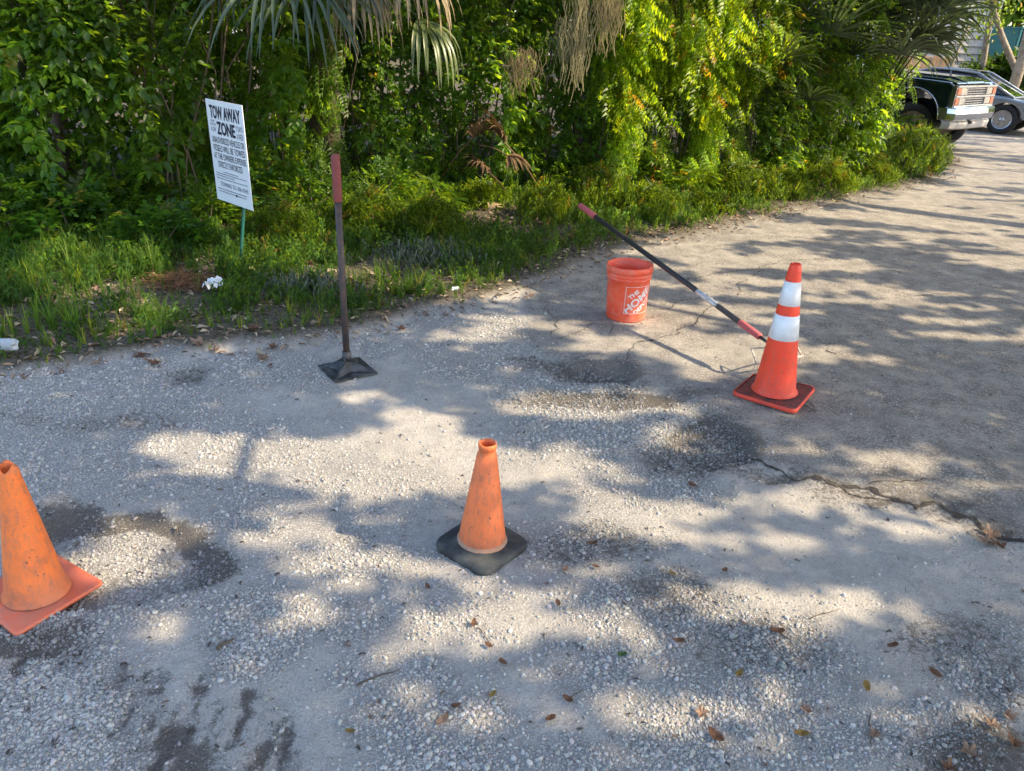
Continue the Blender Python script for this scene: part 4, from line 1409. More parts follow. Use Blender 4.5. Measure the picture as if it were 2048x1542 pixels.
pz_ = lambda x, y: hgt(x, y)
x, y, d, dt = in_verge(52000, -5.2, 7.8, 3.3, 14.5, .02, 1.0)
px, py, ok = P(np.stack([x, y, x * 0], 1))
patch = fbm(x * 1.7, y * 1.7, 3, 210) + .06
bare = np.exp(-(((px - 1000) / 120) ** 2 + ((py - 450) / 35) ** 2)) + .8 * np.exp(-(((px - 370) / 60) ** 2 + ((py - 590) / 28) ** 2)) + .6 * np.exp(-(((px - 620) / 70) ** 2 + ((py - 570) / 30) ** 2))
dens = np.where(px < 560, .55, np.where(px > 1250, .5, .55)) * smooth(.0, .25, d) * (1 - np.clip(bare, 0, 1)) * smooth(.25, .5, patch + .12)
k = RS.uniform(0, 1, len(x)) < dens
x, y, d, px, py = x[k], y[k], d[k], px[k], py[k]
n = len(x)
sz = RS.uniform(.3, .95, n) * np.where(px < 330, .95, .6) * (.55 + .6 * smooth(0, .5, d)) * (.55 + .9 * fbm(x * 2.6, y * 2.6, 2, 230))
tt = tints(n, (1, 1, 1), .3, .5)
strawy = RS.uniform(0, 1, n) < .12
tt[strawy] = tt[strawy] * np.array([2.6, 1.7, 1.6])
o = scatter('grass', np.stack([x, y, pz_(x, y) - .005], 1), np.stack([RS.uniform(-.2, .2, n), RS.uniform(-.2, .2, n), RS.uniform(0, 6.28, n)], 1),
            np.stack([sz, sz, sz], 1), tt, [np_mesh_mixed('tuft', *q, None) for q in TUFT], M['grass'])
tag(o, 'uneven green grass on the verge with dry blades in it', 'grass', None, 'stuff')

x, y, d, dt = in_verge(95000, -5.2, 7.8, 3.3, 14.5, .03, 1.2)
px, py, ok = P(np.stack([x, y, x * 0], 1))
patch = fbm(x * 2.3, y * 2.3, 3, 220)
bare = np.exp(-(((px - 1000) / 110) ** 2 + ((py - 450) / 30) ** 2)) + .8 * np.exp(-(((px - 370) / 60) ** 2 + ((py - 590) / 28) ** 2))
k = RS.uniform(0, 1, len(x)) < smooth(.0, .42, d) * smooth(.33, .53, patch) * 1.0 * (1 - np.clip(bare, 0, 1))
x, y = x[k], y[k]
n = len(x)
sz = RS.uniform(.35, 1.15, n) * (.55 + .45 * smooth(0, .6, d[k]))
o = scatter('creeping_weeds', np.stack([x, y, pz_(x, y) - .01], 1), np.stack([RS.uniform(-.6, .6, n), RS.uniform(-.6, .6, n), RS.uniform(0, 6.28, n)], 1),
            np.stack([sz, sz, sz * RS.uniform(.35, .9, n)], 1), tints(n, (1, 1, 1), .3, .4), [np_mesh_mixed('cover', *q, None) for q in SMALL], M['cover'])
tag(o, 'low creeping weeds covering the verge', 'ground cover', None, 'stuff')

# pale frosty weed patches
for cx, cy, rx, ry, num in ((860, 535, 110, 24, 800), (620, 600, 90, 20, 450)):
    a = RS.normal(0, .45, (num, 2))
    q = np.array([G(cx + u * rx, cy + w * ry)[:2] for u, w in a])
    if cx == 860:
        Q = q
    else:
        Q = np.concatenate([Q, q])
n = len(Q)
v, f, t = bake([kite(.03, .006)], np.stack([Q[:, 0], Q[:, 1], pz_(Q[:, 0], Q[:, 1]) + RS.uniform(.01, .07, n)], 1), RS.normal(0, 1, (n, 3)) * np.array([1, 1, .5]),
               RS.uniform(.8, 2.0, n), np.ones((n, 3)) * RS.uniform(.5, 1.2, (n, 1)))
o = link('pale_weeds', np_mesh_mixed('pale_weeds', v, f, t), M['frost'])
tag(o, 'frosty grey-green trailing weeds on the verge right of the tamper', 'ground cover', None, 'stuff')

# litter: dry leaves and bits
def litter(n_, region, lo, hi, s0, s1, cols, name, label, zoff=.006, wfac=1.0):
    x, y, d, dt = in_verge(n_, *region, lo, hi) if region else (None,) * 4
    n = len(x)
    s = RS.uniform(s0, s1, n)
    c = np.array(cols)[RS.randint(0, len(cols), n)] * RS.uniform(.6, 1.25, (n, 1))
    o = scatter(name, np.stack([x, y, pz_(x, y) + zoff], 1), np.stack([RS.uniform(-.5, .5, n), RS.uniform(-.5, .5, n), RS.uniform(0, 6.28, n)], 1),
                np.stack([s * wfac, s, s], 1), c, [np_mesh_mixed('bit', *q_leaf(1, .5, .25, .3), None), np_mesh_mixed('bit', *q_leaf(1, .3, .4, -.2), None)], M['litter'])
    return tag(o, label, 'leaf litter', None, 'stuff')


BR = [(.20, .11, .06), (.30, .19, .11), (.13, .08, .05), (.36, .27, .17), (.24, .13, .07)]
litter(42000, (-5.2, 8.2, 3.3, 14.8), -.10, .5, .022, .07, BR + [(.42, .34, .22), (.36, .28, .17)], 'leaf_litter', 'dry brown leaf litter along the verge edge')

# ---------------------------------------------------------------- gravel
rngp = random.Random(3)
PEB = [pebble(rngp) for _ in range(6)]
NG = 760000
u = RS.uniform(0, 1, NG)
y = 1.15 + 5.2 * u ** 1.5
x = RS.uniform(-1, 1, NG) * (.35 + .70 * y)
mv, ma, mg, mdk, mdu, msa = masks(x, y)
px, py, ok = P(np.stack([x, y, x * 0], 1))
clus = fbm(x * 9, y * 9, 3, 340)
lotd = np.clip(mg * 1.05 + .05, 0, 1.1) * smooth(.36, .64, clus + mg * .16) * (1 - .65 * np.clip(mdu, 0, 1) * (1 - np.clip(mg, 0, 1))) + .035
bord = np.exp(-(msa / .18) ** 2) * .3
pr = np.where(ma > .5, .012 + bord * np.clip(mg + .2, 0, 1), lotd) * (1 - mv)
k = (RS.uniform(0, 1, NG) < pr * .95) & (px > -120) & (px < 2170) & (py < 1640)
x, y, ma, mg, mdk = x[k], y[k], ma[k], mg[k], mdk[k]
n = len(x)
sz = np.exp(RS.normal(math.log(.0037), .58, n)) * (1 + .35 * np.clip(mg, 0, 1)) * np.where(y > 3.2, 1.1, 1)
sz = np.clip(sz, .0022, .019)
val = RS.uniform(.24, .52, (n, 1)) ** .95 * (1 - .62 * np.clip(mdk * 1.1, 0, 1)[:, None] * RS.uniform(.5, 1, (n, 1)))
tnt = val * np.array([[1.0, .95, .87]]) * (1 + RS.normal(0, .03, (n, 3)))
o = scatter('gravel', np.stack([x, y, pz_(x, y) + sz * .10], 1), RS.uniform(0, 6.28, (n, 3)) * np.array([.12, .12, 1]),
            np.stack([sz, sz * RS.uniform(.7, 1.1, n), sz], 1), np.clip(tnt, .1, .8), PEB, M['pebble'])
tag(o, 'loose pale crushed limerock gravel scattered over the lot', 'gravel', None, 'stuff')
print('gravel', n)

# dark bits of bark, twigs and leaf crumbs on the lot
n0 = 5200
y = 1.2 + 6.5 * RS.uniform(0, 1, n0) ** 1.4
x = RS.uniform(-1, 1, n0) * (.4 + .72 * y)
mv, ma, mg, mdk, mdu, msa = masks(x, y)
k = (mv < .4) & (RS.uniform(0, 1, n0) < .25 + .8 * mdk + .5 * mg)
x, y = x[k], y[k]
n = len(x)
s = RS.uniform(.008, .030, n)
cc_ = np.array([(.05, .035, .025), (.10, .06, .04), (.16, .10, .06), (.03, .025, .02)])[RS.randint(0, 4, n)]
o = scatter('twig_crumbs', np.stack([x, y, pz_(x, y) + .004], 1), np.stack([RS.uniform(-.2, .2, n), RS.uniform(-.2, .2, n), RS.uniform(0, 6.28, n)], 1),
            np.stack([s * RS.uniform(.2, .9, n), s, s], 1), cc_, [np_mesh_mixed('bit', *q_leaf(1, .5, .25, .3), None), np_mesh_mixed('bit', *q_leaf(1.4, .12, .4, -.1), None)], M['litter'])
tag(o, 'dark crumbs of bark, twigs and leaves strewn over the lot', 'debris', None, 'stuff')


# ---------------------------------------------------------------- the three cones
def tilt_to(base, top_px, h):
    """lean (x, y) of a thing of height h whose top shows at the given pixel"""
    t = ray(top_px[0], top_px[1], base[1])
    return math.atan2(t[0] - base[0], h)


# middle: dusty orange cone in a black rubber foot
b = np.array([-.083, 2.39])
o = empty('traffic_cone', (b[0], b[1], hz(*b) + .002), math.radians(-38), 'dusty orange cone with thick black rubber foot and open collar top', 'traffic cone', None, (0, math.radians(1.0)))
bm = bmesh.new()
lathe(bm, [(.092, .034), (.0875, .06), (.036, .408), (.0315, .4125), (.0305, .432), (.0328, .4335), (.0333, .447), (.0318, .4535), (.0275, .4535), (.0265, .435), (.028, .405), (.06, .22)], 56, .006, 4)
bm_obj('cone_body', bm, M['midorange'], o, True)
bm = bmesh.new()
pr = []
for k in range(9):
    t = k / 8
    pr.append(t)
rows = []
out = rsquare(.137, .055, 7)
for s, z in ((.985, .0), (1.0, .008), (1.0, .022), (.965, .031), (.83, .035), (.72, .040), (.64, .043), (.615, .044)):
    row = []
    n = len(out)
    for i, (px, py) in enumerate(out):
        r = math.hypot(px, py)
        k = smooth(.60, 1.0, np.array(s)) if s < 1 else 1.0
        rr = r * s * float(k) + .094 * (1 + (1 - float(k)) * 0) * (1 - float(k)) if s < .96 else r * s
        if s < .62: rr = .0925
        warp = .004 * math.sin(3 * math.atan2(py, px) + 1)
        row.append(bm.verts.new((px / r * rr, py / r * rr, z + warp * (1 if s > .8 else 0) * (z > .01))))
    rows.append(row)
for a, c in zip(rows, rows[1:]):
    for i in range(len(a)):
        j = (i + 1) % len(a)
        bm.faces.new((a[i], a[j], c[j], c[i]))
bm.faces.new(list(reversed(rows[0])))
bm_obj('rubber_foot', bm, M['blackrubber'], o, True)
bm = bmesh.new()
lathe(bm, [(.095, .0425), (.0925, .0445), (.0897, .050), (.0884, .0570)], 56, .006, 4)
bm_obj('dust_ring', bm, M['dirtring'], o, True)


def flat_base(half, rad, th, lift, hole, wavy=0, n=8, rim=None):
    """square rubber plate with round hole under the cone"""
    bm = bmesh.new()
    out = rsquare(half, rad, n)
    rows = []
    for s, z in ((1, 0), (1.0, th * .7), (.985, th), (.93, th * 1.02), (.75, th * 1.05), (.6, th * 1.1)):
        row = []
        for i, (px, py) in enumerate(out):
            r = math.hypot(px, py)
            k = (s - .6) / .4
            rr = hole + (r - hole) * k
            a = math.atan2(py, px)
            zz = z + lift(a, k) * k
            row.append(bm.verts.new((px / r * rr, py / r * rr, zz)))
        rows.append(row)
    for a, c in zip(rows, rows[1:]):
        for i in range(len(a)):
            j = (i + 1) % len(a)
            bm.faces.new((a[i], a[j], c[j], c[i]))
    bm.faces.new(list(reversed(rows[0])))
    return bm


# left: faded all-orange cone, battered foot
b = np.array([-1.548, 2.016])
o = empty('traffic_cone', (b[0], b[1], hz(*b) + .012), math.radians(-31), 'faded plain orange cone with battered orange square foot', 'traffic cone', None, (0, math.radians(1.5)))
bm = bmesh.new()
lathe(bm, [(.103, .018), (.097, .03), (.090, .055), (.031, .455), (.0275, .487), (.024, .497), (.020, .492), (.024, .46), (.05, .3)], 56, .02, 8)
bm.verts.ensure_lookup_table()
for v in bm.verts:
    if v.co.z > .47:
        v.co.z += .010 * math.sin(2.2 * math.atan2(v.co.y, v.co.x) + 1)
        v.co.x *= 1.12
bm_obj('cone_body', bm, M['oldorange'], o, True)
bm = flat_base(.147, .018, .012, lambda a, k: .010 * math.sin(2 * a + .6) * k + .008 * max(0, math.cos(4 * a + math.pi)), .100)
bm_obj('square_foot', bm, M['oldbase'], o, True)

# right: tall red-orange cone with two white sleeves
b = np.array([1.437, 3.862])
zz = hz(*b)
o = empty('traffic_cone', (b[0], b[1], zz + .008), math.radians(-35), 'tall bright red-orange cone with two white reflective bands', 'traffic cone', None, (math.radians(0), math.radians(-2.0)))
H = .735
cr = lambda z: .112 + (.029 - .112) * (z - .03) / (H - .03)
bm = bmesh.new()
lathe(bm, [(.124, .026), (.117, .032), (cr(.05), .05), (cr(.2), .2), (cr(.5), .5), (cr(.70), .70), (.0275, .730), (.0235, .7355), (.019, .733), (.020, .70), (.05, .45)], 64, .003, 5)
bm_obj('cone_body', bm, M['newred'], o, True)
for z0, z1 in ((.335, .468), (.520, .645)):
    bm = bmesh.new()
    e = .0014
    lathe(bm, [(cr(z0), z0), (cr(z0) + e, z0 + .0005), (cr((z0 + z1) / 2) + e, (z0 + z1) / 2), (cr(z1) + e, z1 - .0005), (cr(z1), z1)], 64, .003, 5)
    bm_obj('reflective_band', bm, M['sleeve'], o, True)
bm = flat_base(.171, .03, .020, lambda a, k: .004 * math.sin(2 * a), .118)
bm_obj('square_foot', bm, M['newbase'], o, True)
bm = bmesh.new()
outl, rows = rsquare(.1745, .034, 8), []
for s, z in ((1, .002), (1.008, .010), (1, .0225), (.965, .0232)):
    rows.append([bm.verts.new((x * s, y * s, z + .004 * math.sin(2 * math.atan2(y, x)))) for x, y in outl])
for a, c in zip(rows, rows[1:]):
    for i in range(len(a)):
        j = (i + 1) % len(a)
        bm.faces.new((a[i], a[j], c[j], c[i]))
bm_obj('foot_rim', bm, M['rimred'], o, True)

# ---------------------------------------------------------------- bucket
b = np.array([.752, 5.03])
zb = hz(*b)
o = empty('bucket', (b[0], b[1], zb + .001), 0, 'orange plastic bucket with white square lettering and open top', 'bucket', None, (0, math.radians(-1.2)))
br = lambda z: .132 + .014 * z / .37
bm = bmesh.new()
prof = [(.001, .008), (.118, .008), (.122, .0), (.128, .002), (br(.02), .012), (br(.1), .1), (br(.2), .2), (br(.285), .285), (br(.29) + .006, .288), (br(.29) + .006, .292), (br(.3), .294),
        (br(.31), .306), (br(.31) + .007, .309), (br(.31) + .007, .314), (br(.32), .317), (br(.33), .330), (br(.34) + .009, .333), (br(.35) + .010, .352), (br(.36) + .008, .372),
        (br(.36) + .002, .374), (br(.36) - .003, .371), (br(.3) - .004, .3), (br(.1) - .004, .1), (.122, .012), (.001, .012)]
lathe(bm, prof, 72, .002, 2)
bm_obj('bucket_shell', bm, M['bucket'], o, True)
bm = bmesh.new()
for k in range(16):
    a = 2 * math.pi * k / 16 + .1
    box(bm, ((br(.345) + .0105) * math.cos(a), (br(.345) + .0105) * math.sin(a), .345), (.003, .0035, .020), a)
tag(bm_obj('lid_lugs', bm, M['bucket'], o), kind='stuff')
# printed square, wrapped round the wall; camera looks along about -Y so the print faces -Y turned towards +X
LC, LW = math.radians(-90 + 8 + 17), .185              # centre angle and width of the print
def wrap(u, v, off=.0007):
    """u, v in metres on the print square, origin at its centre, to the bucket wall"""
    z = .160 + v
    r = br(z) + off
    a = LC + u / r
    return (r * math.cos(a), r * math.sin(a), z)
def logo_strip(bm, u0, v0, u1, v1, w):
    n = 14
    du, dv = u1 - u0, v1 - v0
    l = math.hypot(du, dv)
    nu, nv = -dv / l * w / 2, du / l * w / 2
    prev = None
    for i in range(n + 1):
        t = i / n
        c = [bm.verts.new(wrap(u0 + du * t + s * nu, v0 + dv * t + s * nv)) for s in (1, -1)]
        if prev: bm.faces.new((prev[0], prev[1], c[1], c[0]))
        prev = c
bm = bmesh.new()
h = LW / 2
for a_ in ((-h, -h, h, -h), (h, -h, h, h), (h, h, -h, h), (-h, h, -h, -h)):
    logo_strip(bm, *a_, .003)
bm_obj('print_frame', bm, M['print'], o)
c45 = math.radians(40)
for s, cu, cv, wd, ht in (('THE', -.036, .042, .080, .031), ('HOME', -.002, .000, .232, .056), ('DEPOT', .036, -.042, .150, .034)):
    vt, fs = textmesh(s, .035, 0, 1.0)
    bm = bmesh.new()
    # cut long faces finer so that they follow the wall
    vv = [bm.verts.new(((x - .5) * wd, (y - .5) * ht, 0)) for x, y in vt]
    for f in fs:
        try: bm.faces.new([vv[i] for i in f])
        except ValueError: pass
    bmesh.ops.triangulate(bm, faces=bm.faces[:])
    bmesh.ops.subdivide_edges(bm, edges=[e for e in bm.edges if e.calc_length() > .012], cuts=2)
    for v in bm.verts:
        x, y = v.co.x, v.co.y
        u, w = x * math.cos(c45) - y * math.sin(c45) + cu, x * math.sin(c45) + y * math.cos(c45) + cv
        u, w = max(-h + .004, min(h - .004, u)), max(-h + .004, min(h - .004, w))
        v.co = wrap(u, w, .001)
    bm_obj('lettering', bm, M['print'], o)

# ---------------------------------------------------------------- tamper
c = np.array([(-1.08 - .96 - .756 - .874) / 4, (3.963 + 3.736 + 3.88 + 4.069) / 4])
zt = float(np.max(hgt(c[0] + np.array([-.1, .1, 0, 0]), c[1] + np.array([0, 0, -.1, .1]))))
topw = ray(670, 318, c[1] + .02)
hT = 1.16
o = empty('hand_tamper', (c[0], c[1], zt + .001), math.atan2(3.88 - 3.736, -.756 + .96), 'black steel tamper standing upright, red grip on its dark handle', 'tamper', None)
bm = bmesh.new()
hs = .125
box(bm, (0, 0, .005), (hs * 2, hs * 2, .010), 0, .0015)
bm_obj('steel_plate', bm, M['iron'], o)
bm = bmesh.new()
for k in range(4):
    a = math.pi / 4 + k * math.pi / 2
    e = Vector((math.cos(a), math.sin(a), 0))
    s = Vector((-math.sin(a), math.cos(a), 0)) * .0045
    lo, up_, ct = e * (hs * 1.33) + Vector((0, 0, .0103)), Vector((0, 0, .078)) + e * .02, Vector((0, 0, .0103))
    mid_ = e * (hs * .62) + Vector((0, 0, .038))
    L_ = [bm.verts.new(p + q) for q in (s, -s) for p in (ct, lo, mid_, up_, Vector((0, 0, .08)))]
    bm.faces.new(L_[:5]); bm.faces.new(list(reversed(L_[5:])))
    for i in range(5):
        j = (i + 1) % 5
        bm.faces.new((L_[i], L_[i + 5], L_[j + 5], L_[j]))
bm_obj('corner_ribs', bm, M['iron'], o)
bm = bmesh.new()
apx = [(0, 0, .054)]
hs2 = hs * .9
cn = [bm.verts.new((sx * hs2, sy * hs2, .0105)) for sx, sy in ((1, 1), (-1, 1), (-1, -1), (1, -1))]
cr_ = [bm.verts.new((sx * .02, sy * .02, .062)) for sx, sy in ((1, 1), (-1, 1), (-1, -1), (1, -1))]
ed = [bm.verts.new((sx * hs2 * .55, sy * hs2 * .55, .0165)) for sx, sy in ((0, 1), (-1, 0), (0, -1), (1, 0))]
for i in range(4):
    j = (i + 1) % 4
    bm.faces.new((cn[i], ed[i], cr_[i])); bm.faces.new((ed[i], cn[j], cr_[j])); bm.faces.new((ed[i], cr_[j], cr_[i]))
bm.faces.new(cr_)
bm_obj('pyramid_web', bm, M['iron'], o)
inv = o.rotation_euler.to_matrix().inverted()
tw = Vector((topw[0] - c[0], .03, hT))
ax = (inv @ tw).normalized()
bm = bmesh.new()
tube(bm, [ax * .05, ax * .115], [.026, .024], 16)
bm_obj('socket', bm, M['iron'], o, True)
bm = bmesh.new()
tube(bm, [ax * .113, ax * .5, ax * .94], [.0175, .0175, .0175], 16)
bm_obj('handle', bm, M['worn'], o, True)
bm = bmesh.new()
tube(bm, [ax * .925, ax * .932, ax * 1.0, ax * 1.08, ax * 1.152, ax * 1.160], [.020, .0225, .0228, .0228, .0222, .017], 20)
bm_obj('grip', bm, M['grip'], o, True)

# ---------------------------------------------------------------- bow rake resting on the bucket rim
A, B = G(1519, 673, .225), G(1160, 411, .555)
dA = (B - A) / np.linalg.norm(B - A)
LR = float(np.linalg.norm(B - A))
o = empty('bow_rake', (float(A[0]), float(A[1]), 0), 0, 'bow rake with black handle leaning over the bucket rim behind the tall cone', 'rake')
A_ = Vector((0, 0, float(A[2])))
D = Vector(dA)
at = lambda t: A_ + D * (t * LR)
def bar(name, t0, t1, r, mat, seg=16, ends=True):
    bm = bmesh.new()
    tube(bm, [at(t0), at(t0 + .003), at((t0 + t1) / 2), at(t1 - .003), at(t1)] if ends else [at(t0), at(t1)], [r * .85, r, r, r, r * .85] if ends else r, seg)
    return bm_obj(name, bm, mat, o, True)
bar('handle', .07, .90, .0175, M['blackhandle'])
bar('top_grip', .89, 1.0, .0225, M['grip2'])
bar('lower_sleeve', -.002, .085, .0205, M['grip2'])
bm = bmesh.new()
tube(bm, [at(.185), at(.21), at(.235), at(.265), at(.285)], [.0178, .0186, .0181, .0184, .0178], 12, False)
bm_obj('sticker', bm, M['foil'], o)
bm = bmesh.new()
for k in range(9):
    p = at(.165 + .013 * k)
    a = k * 1.9
    box(bm, p + Vector((math.cos(a), math.sin(a) * .5, .9)).normalized() * .0195, (.018, .010, .0015), a, 0, Euler((a, .6 * math.sin(a * 3), a)).to_matrix())
tag(bm_obj('peeling_flakes', bm, M['foil'], o), kind='stuff')
bm = bmesh.new()
tube(bm, [at(.0), at(-.025), at(-.045)], [.011, .009, .006], 12)
bm_obj('ferrule', bm, M['blackhandle'], o, True)
# head: bar on the ground side with tines, joined by two bowed wires
wo_ = Vector((float(A[0]), float(A[1]), 0))
hl = Vector(G(1513, 727, .075)) - wo_
hr = hl + (Vector((.31, .15, 0)))
ud = (hr - hl).normalized()
neck = at(-.04)
gl = Vector(G(1503, 697, .135)) - wo_
grr = Vector(G(1591, 688, .15)) - wo_
bm = bmesh.new()
tube(bm, [neck - D * -.03, neck + Vector((.01, -.01, -.02)), gl + (neck - gl) * .25 + Vector((0, 0, -.005)), gl, gl + (hl - gl) * .3, hl], .0055, 8)
bm_obj('bow_wire', bm, M['tine'], o, True)
bm = bmesh.new()
tube(bm, [neck - D * -.03, neck + Vector((.02, .0, -.015)), grr + (neck - grr) * .25, grr, grr + (hr - grr) * .4, hr], .0055, 8)
bm_obj('bow_wire', bm, M['tine'], o, True)
bm = bmesh.new()
tube(bm, [hl - ud * .01, hr + ud * .01], .0075, 8)
bm_obj('head_bar', bm, M['tine'], o, True)
nt_ = 14
tine_me = None
tdir = Vector((-.035, -.02, -.066))
for k in range(nt_):
    p = hl.lerp(hr, k / (nt_ - 1))
    if tine_me is None:
        bm = bmesh.new()
        tube(bm, [(0, 0, 0), tuple(tdir * .5 + Vector((.004, 0, 0))), tuple(tdir)], [.0042, .0036, .002], 6)
        ob = bm_obj('tine', bm, M['tine'], o, True)
        tine_me = ob.data
    else:
        ob = link('tine', tine_me, None, o)
    ob.location = p

# ---------------------------------------------------------------- tow-away sign
pb = G(478, 552)
o = empty('tow_sign', (pb[0], pb[1], hz(pb[0], pb[1])), 0, 'white tow-away notice on a thin green metal post in the grass', 'sign')
PW, PH = .50, .70
# panel corners from the photograph give its place and turn
TL, TR_, BL_, BR_ = (416, 202), (486, 211), (432, 405), (500, 417)
cx = ray(458, 309, 5.56)
phi = math.radians(42)
u = Vector((math.cos(phi), -math.sin(phi), 0))
nrm = Vector((-math.sin(phi), -math.cos(phi), 0))
vup = Vector((-.012, .0, 1)).normalized()
pc = Vector(cx) - Vector(o.location)
def panel_pt(s, t, d=0):
    """s 0..1 left to right, t 0..1 top to bottom"""
    return pc + u * ((s - .5) * PW) + vup * ((.5 - t) * PH) + nrm * d
bm = bmesh.new()
ns = 10
def bow(s, t): return .006 * math.sin(s * 3.1) * (1 - t)
gf = [[bm.verts.new(panel_pt(i / ns, j / ns, bow(i / ns, j / ns))) for i in range(ns + 1)] for j in range(ns + 1)]
gb_ = [[bm.verts.new(panel_pt(i / ns, j / ns, bow(i / ns, j / ns) - .004)) for i in range(ns + 1)] for j in range(ns + 1)]
for j in range(ns):
    for i in range(ns):
        bm.faces.new((gf[j][i], gf[j + 1][i], gf[j + 1][i + 1], gf[j][i + 1]))
        bm.faces.new((gb_[j][i], gb_[j][i + 1], gb_[j + 1][i + 1], gb_[j + 1][i]))
for a, c in zip(([gf[0][i] for i in range(ns + 1)], [gf[ns][i] for i in range(ns, -1, -1)], [gf[j][ns] for j in range(ns + 1)], [gf[j][0] for j in range(ns, -1, -1)]),
                ([gb_[0][i] for i in range(ns + 1)], [gb_[ns][i] for i in range(ns, -1, -1)], [gb_[j][ns] for j in range(ns + 1)], [gb_[j][0] for j in range(ns, -1, -1)])):
    for i in range(ns):
        bm.faces.new((a[i], a[i + 1], c[i + 1], c[i]))
bm_obj('panel', bm, M['signw'], o)
LINES = [('TOW AWAY', .10, .93, .050, .178, .03, 'ink'), ('ZONE', .26, .76, .197, .325, .035, 'ink'),
         ('24', .09, .20, .190, .212, .0, 'ink2'), ('HOURS', .08, .235, .222, .246, 0, 'ink2'), ('A DAY', .08, .235, .262, .305, 0, 'ink2'),
         ('7 DAYS', .79, .955, .205, .255, .0, 'ink2'), ('A WEEK', .79, .955, .275, .330, .0, 'ink2'),
         ('UNAUTHORIZED VEHICLES OR', .08, .955, .350, .412, .0, 'ink'), ('VESSELS WILL BE TOWED', .08, .955, .430, .492, .0, 'ink'),
         ('AT THE OWNERS EXPENSE', .08, .955, .510, .572, .0, 'ink'), ('STRICTLY ENFORCED', .17, .84, .590, .652, .0, 'ink'),
         ('TOWING 321-306-9343', .17, .93, .800, .842, .0, 'ink2')]
for s, s0, s1, t0, t1, bold, mk in LINES:
    vt, fs = textmesh(s, bold)
    bm = bmesh.new()
    vv = [bm.verts.new(panel_pt(s0 + (s1 - s0) * x, t1 + (t0 - t1) * y, bow(s0 + (s1 - s0) * x, t1 + (t0 - t1) * y) + .0025)) for x, y in vt]
    for f in fs:
        try: bm.faces.new([vv[i] for i in f])
        except ValueError: pass
    bm_obj('lettering', bm, M[mk], o)
rr = random.Random(4)
bm = bmesh.new()
for t0, a0, a1 in ((.690, .30, .70), (.712, .08, .93), (.735, .08, .60), (.762, .08, .93), (.870, .08, .88), (.896, .10, .86)):
    s = a0
    while s < a1:
        w = rr.uniform(.012, .045)
        vs = [bm.verts.new(panel_pt(a, b_, bow(a, b_) + .0025)) for a, b_ in ((s, t0), (s, t0 + .009), (min(s + w, a1), t0 + .009), (min(s + w, a1), t0))]
        bm.faces.new(vs)
        s += w + .012
bm_obj('fine_print', bm, M['ink2'], o)
bm = bmesh.new()
back = nrm * -.016
p0, p1 = Vector((0, 0, -.12)), pc + back + vup * .31 + u * .06
pm_ = pc + back - vup * (PH / 2) + u * .10
for a, c in ((p0, pm_), (pm_, p1)):
    dd_ = (c - a)
    tube(bm, [a, c], .012, 4)
bm_obj('post', bm, M['greenpost'], o)
bm = bmesh.new()
for t in (.1, .9):
    q = panel_pt(.6, t, .004)
    tube(bm, [q - nrm * .02, q + nrm * .003], .008, 8)
bm_obj('bolts', bm, M['iron'], o)

# ---------------------------------------------------------------- litter things on the verge and lot
q = G(12, 722)
o = empty('plastic_bottle', (q[0] - .02, q[1], hz(q[0], q[1]) + .07), math.radians(12), 'clear crushed plastic bottle with a blue label lying in the grass edge', 'bottle')
bm = bmesh.new()
pf = [(.001, .085), (.02, .087), (.031, .080), (.033, .06), (.030, .05), (.033, .04), (.033, .0), (.031, -.01), (.033, -.02), (.032, -.07), (.02, -.10), (.013, -.115), (.013, -.13), (.001, -.131)]
lathe(bm, pf, 28, .05, 3)
bmesh.ops.rotate(bm, matrix=Matrix.Rotation(math.radians(90), 3, 'Y'), verts=bm.verts)
bm_obj('bottle_body', bm, M['bottle'], o, True)
bm = bmesh.new()
lathe(bm, [(.0345, .02), (.0345, -.06)], 28, .05, 3)
bmesh.ops.rotate(bm, matrix=Matrix.Rotation(math.radians(90), 3, 'Y'), verts=bm.verts)
bm_obj('paper_label', bm, M['bottlelabel'], o, True)


def crumple(name, px, py, s, mat, label, cat, seed, amp=.5, flat=.5):
    rs = random.Random(seed)
    q = G(px, py)
    bm = bmesh.new()
    bmesh.ops.create_grid(bm, x_segments=7, y_segments=7, size=s / 2)
    for v in bm.verts:
        v.co.z = rs.uniform(0, amp) * s
        v.co.x *= rs.uniform(.6, 1.1)
        v.co.y *= rs.uniform(.6, 1.1)
    bmesh.ops.solidify(bm, geom=bm.faces[:], thickness=.0008)
    o = bm_obj(name, bm, mat)
    o.location = (q[0], q[1], hz(q[0], q[1]) + .05)
    o.rotation_euler = (rs.uniform(-.2, .2), rs.uniform(-.2, .2), rs.uniform(0, 6))
    tag(o, label, cat)
    return o


crumple('crumpled_paper', 434, 606, .13, M['paper'], 'crumpled white paper scrap beside the pine straw in the grass', 'paper', 3)
crumple('paper_scrap', 911, 601, .05, M['paper'], 'tiny white scrap at the grass edge above the pale gravel', 'paper', 8)
crumple('paper_scrap', 510, 502, .06, M['paper'], 'small white scrap in the grass right of the sign post', 'paper', 9)

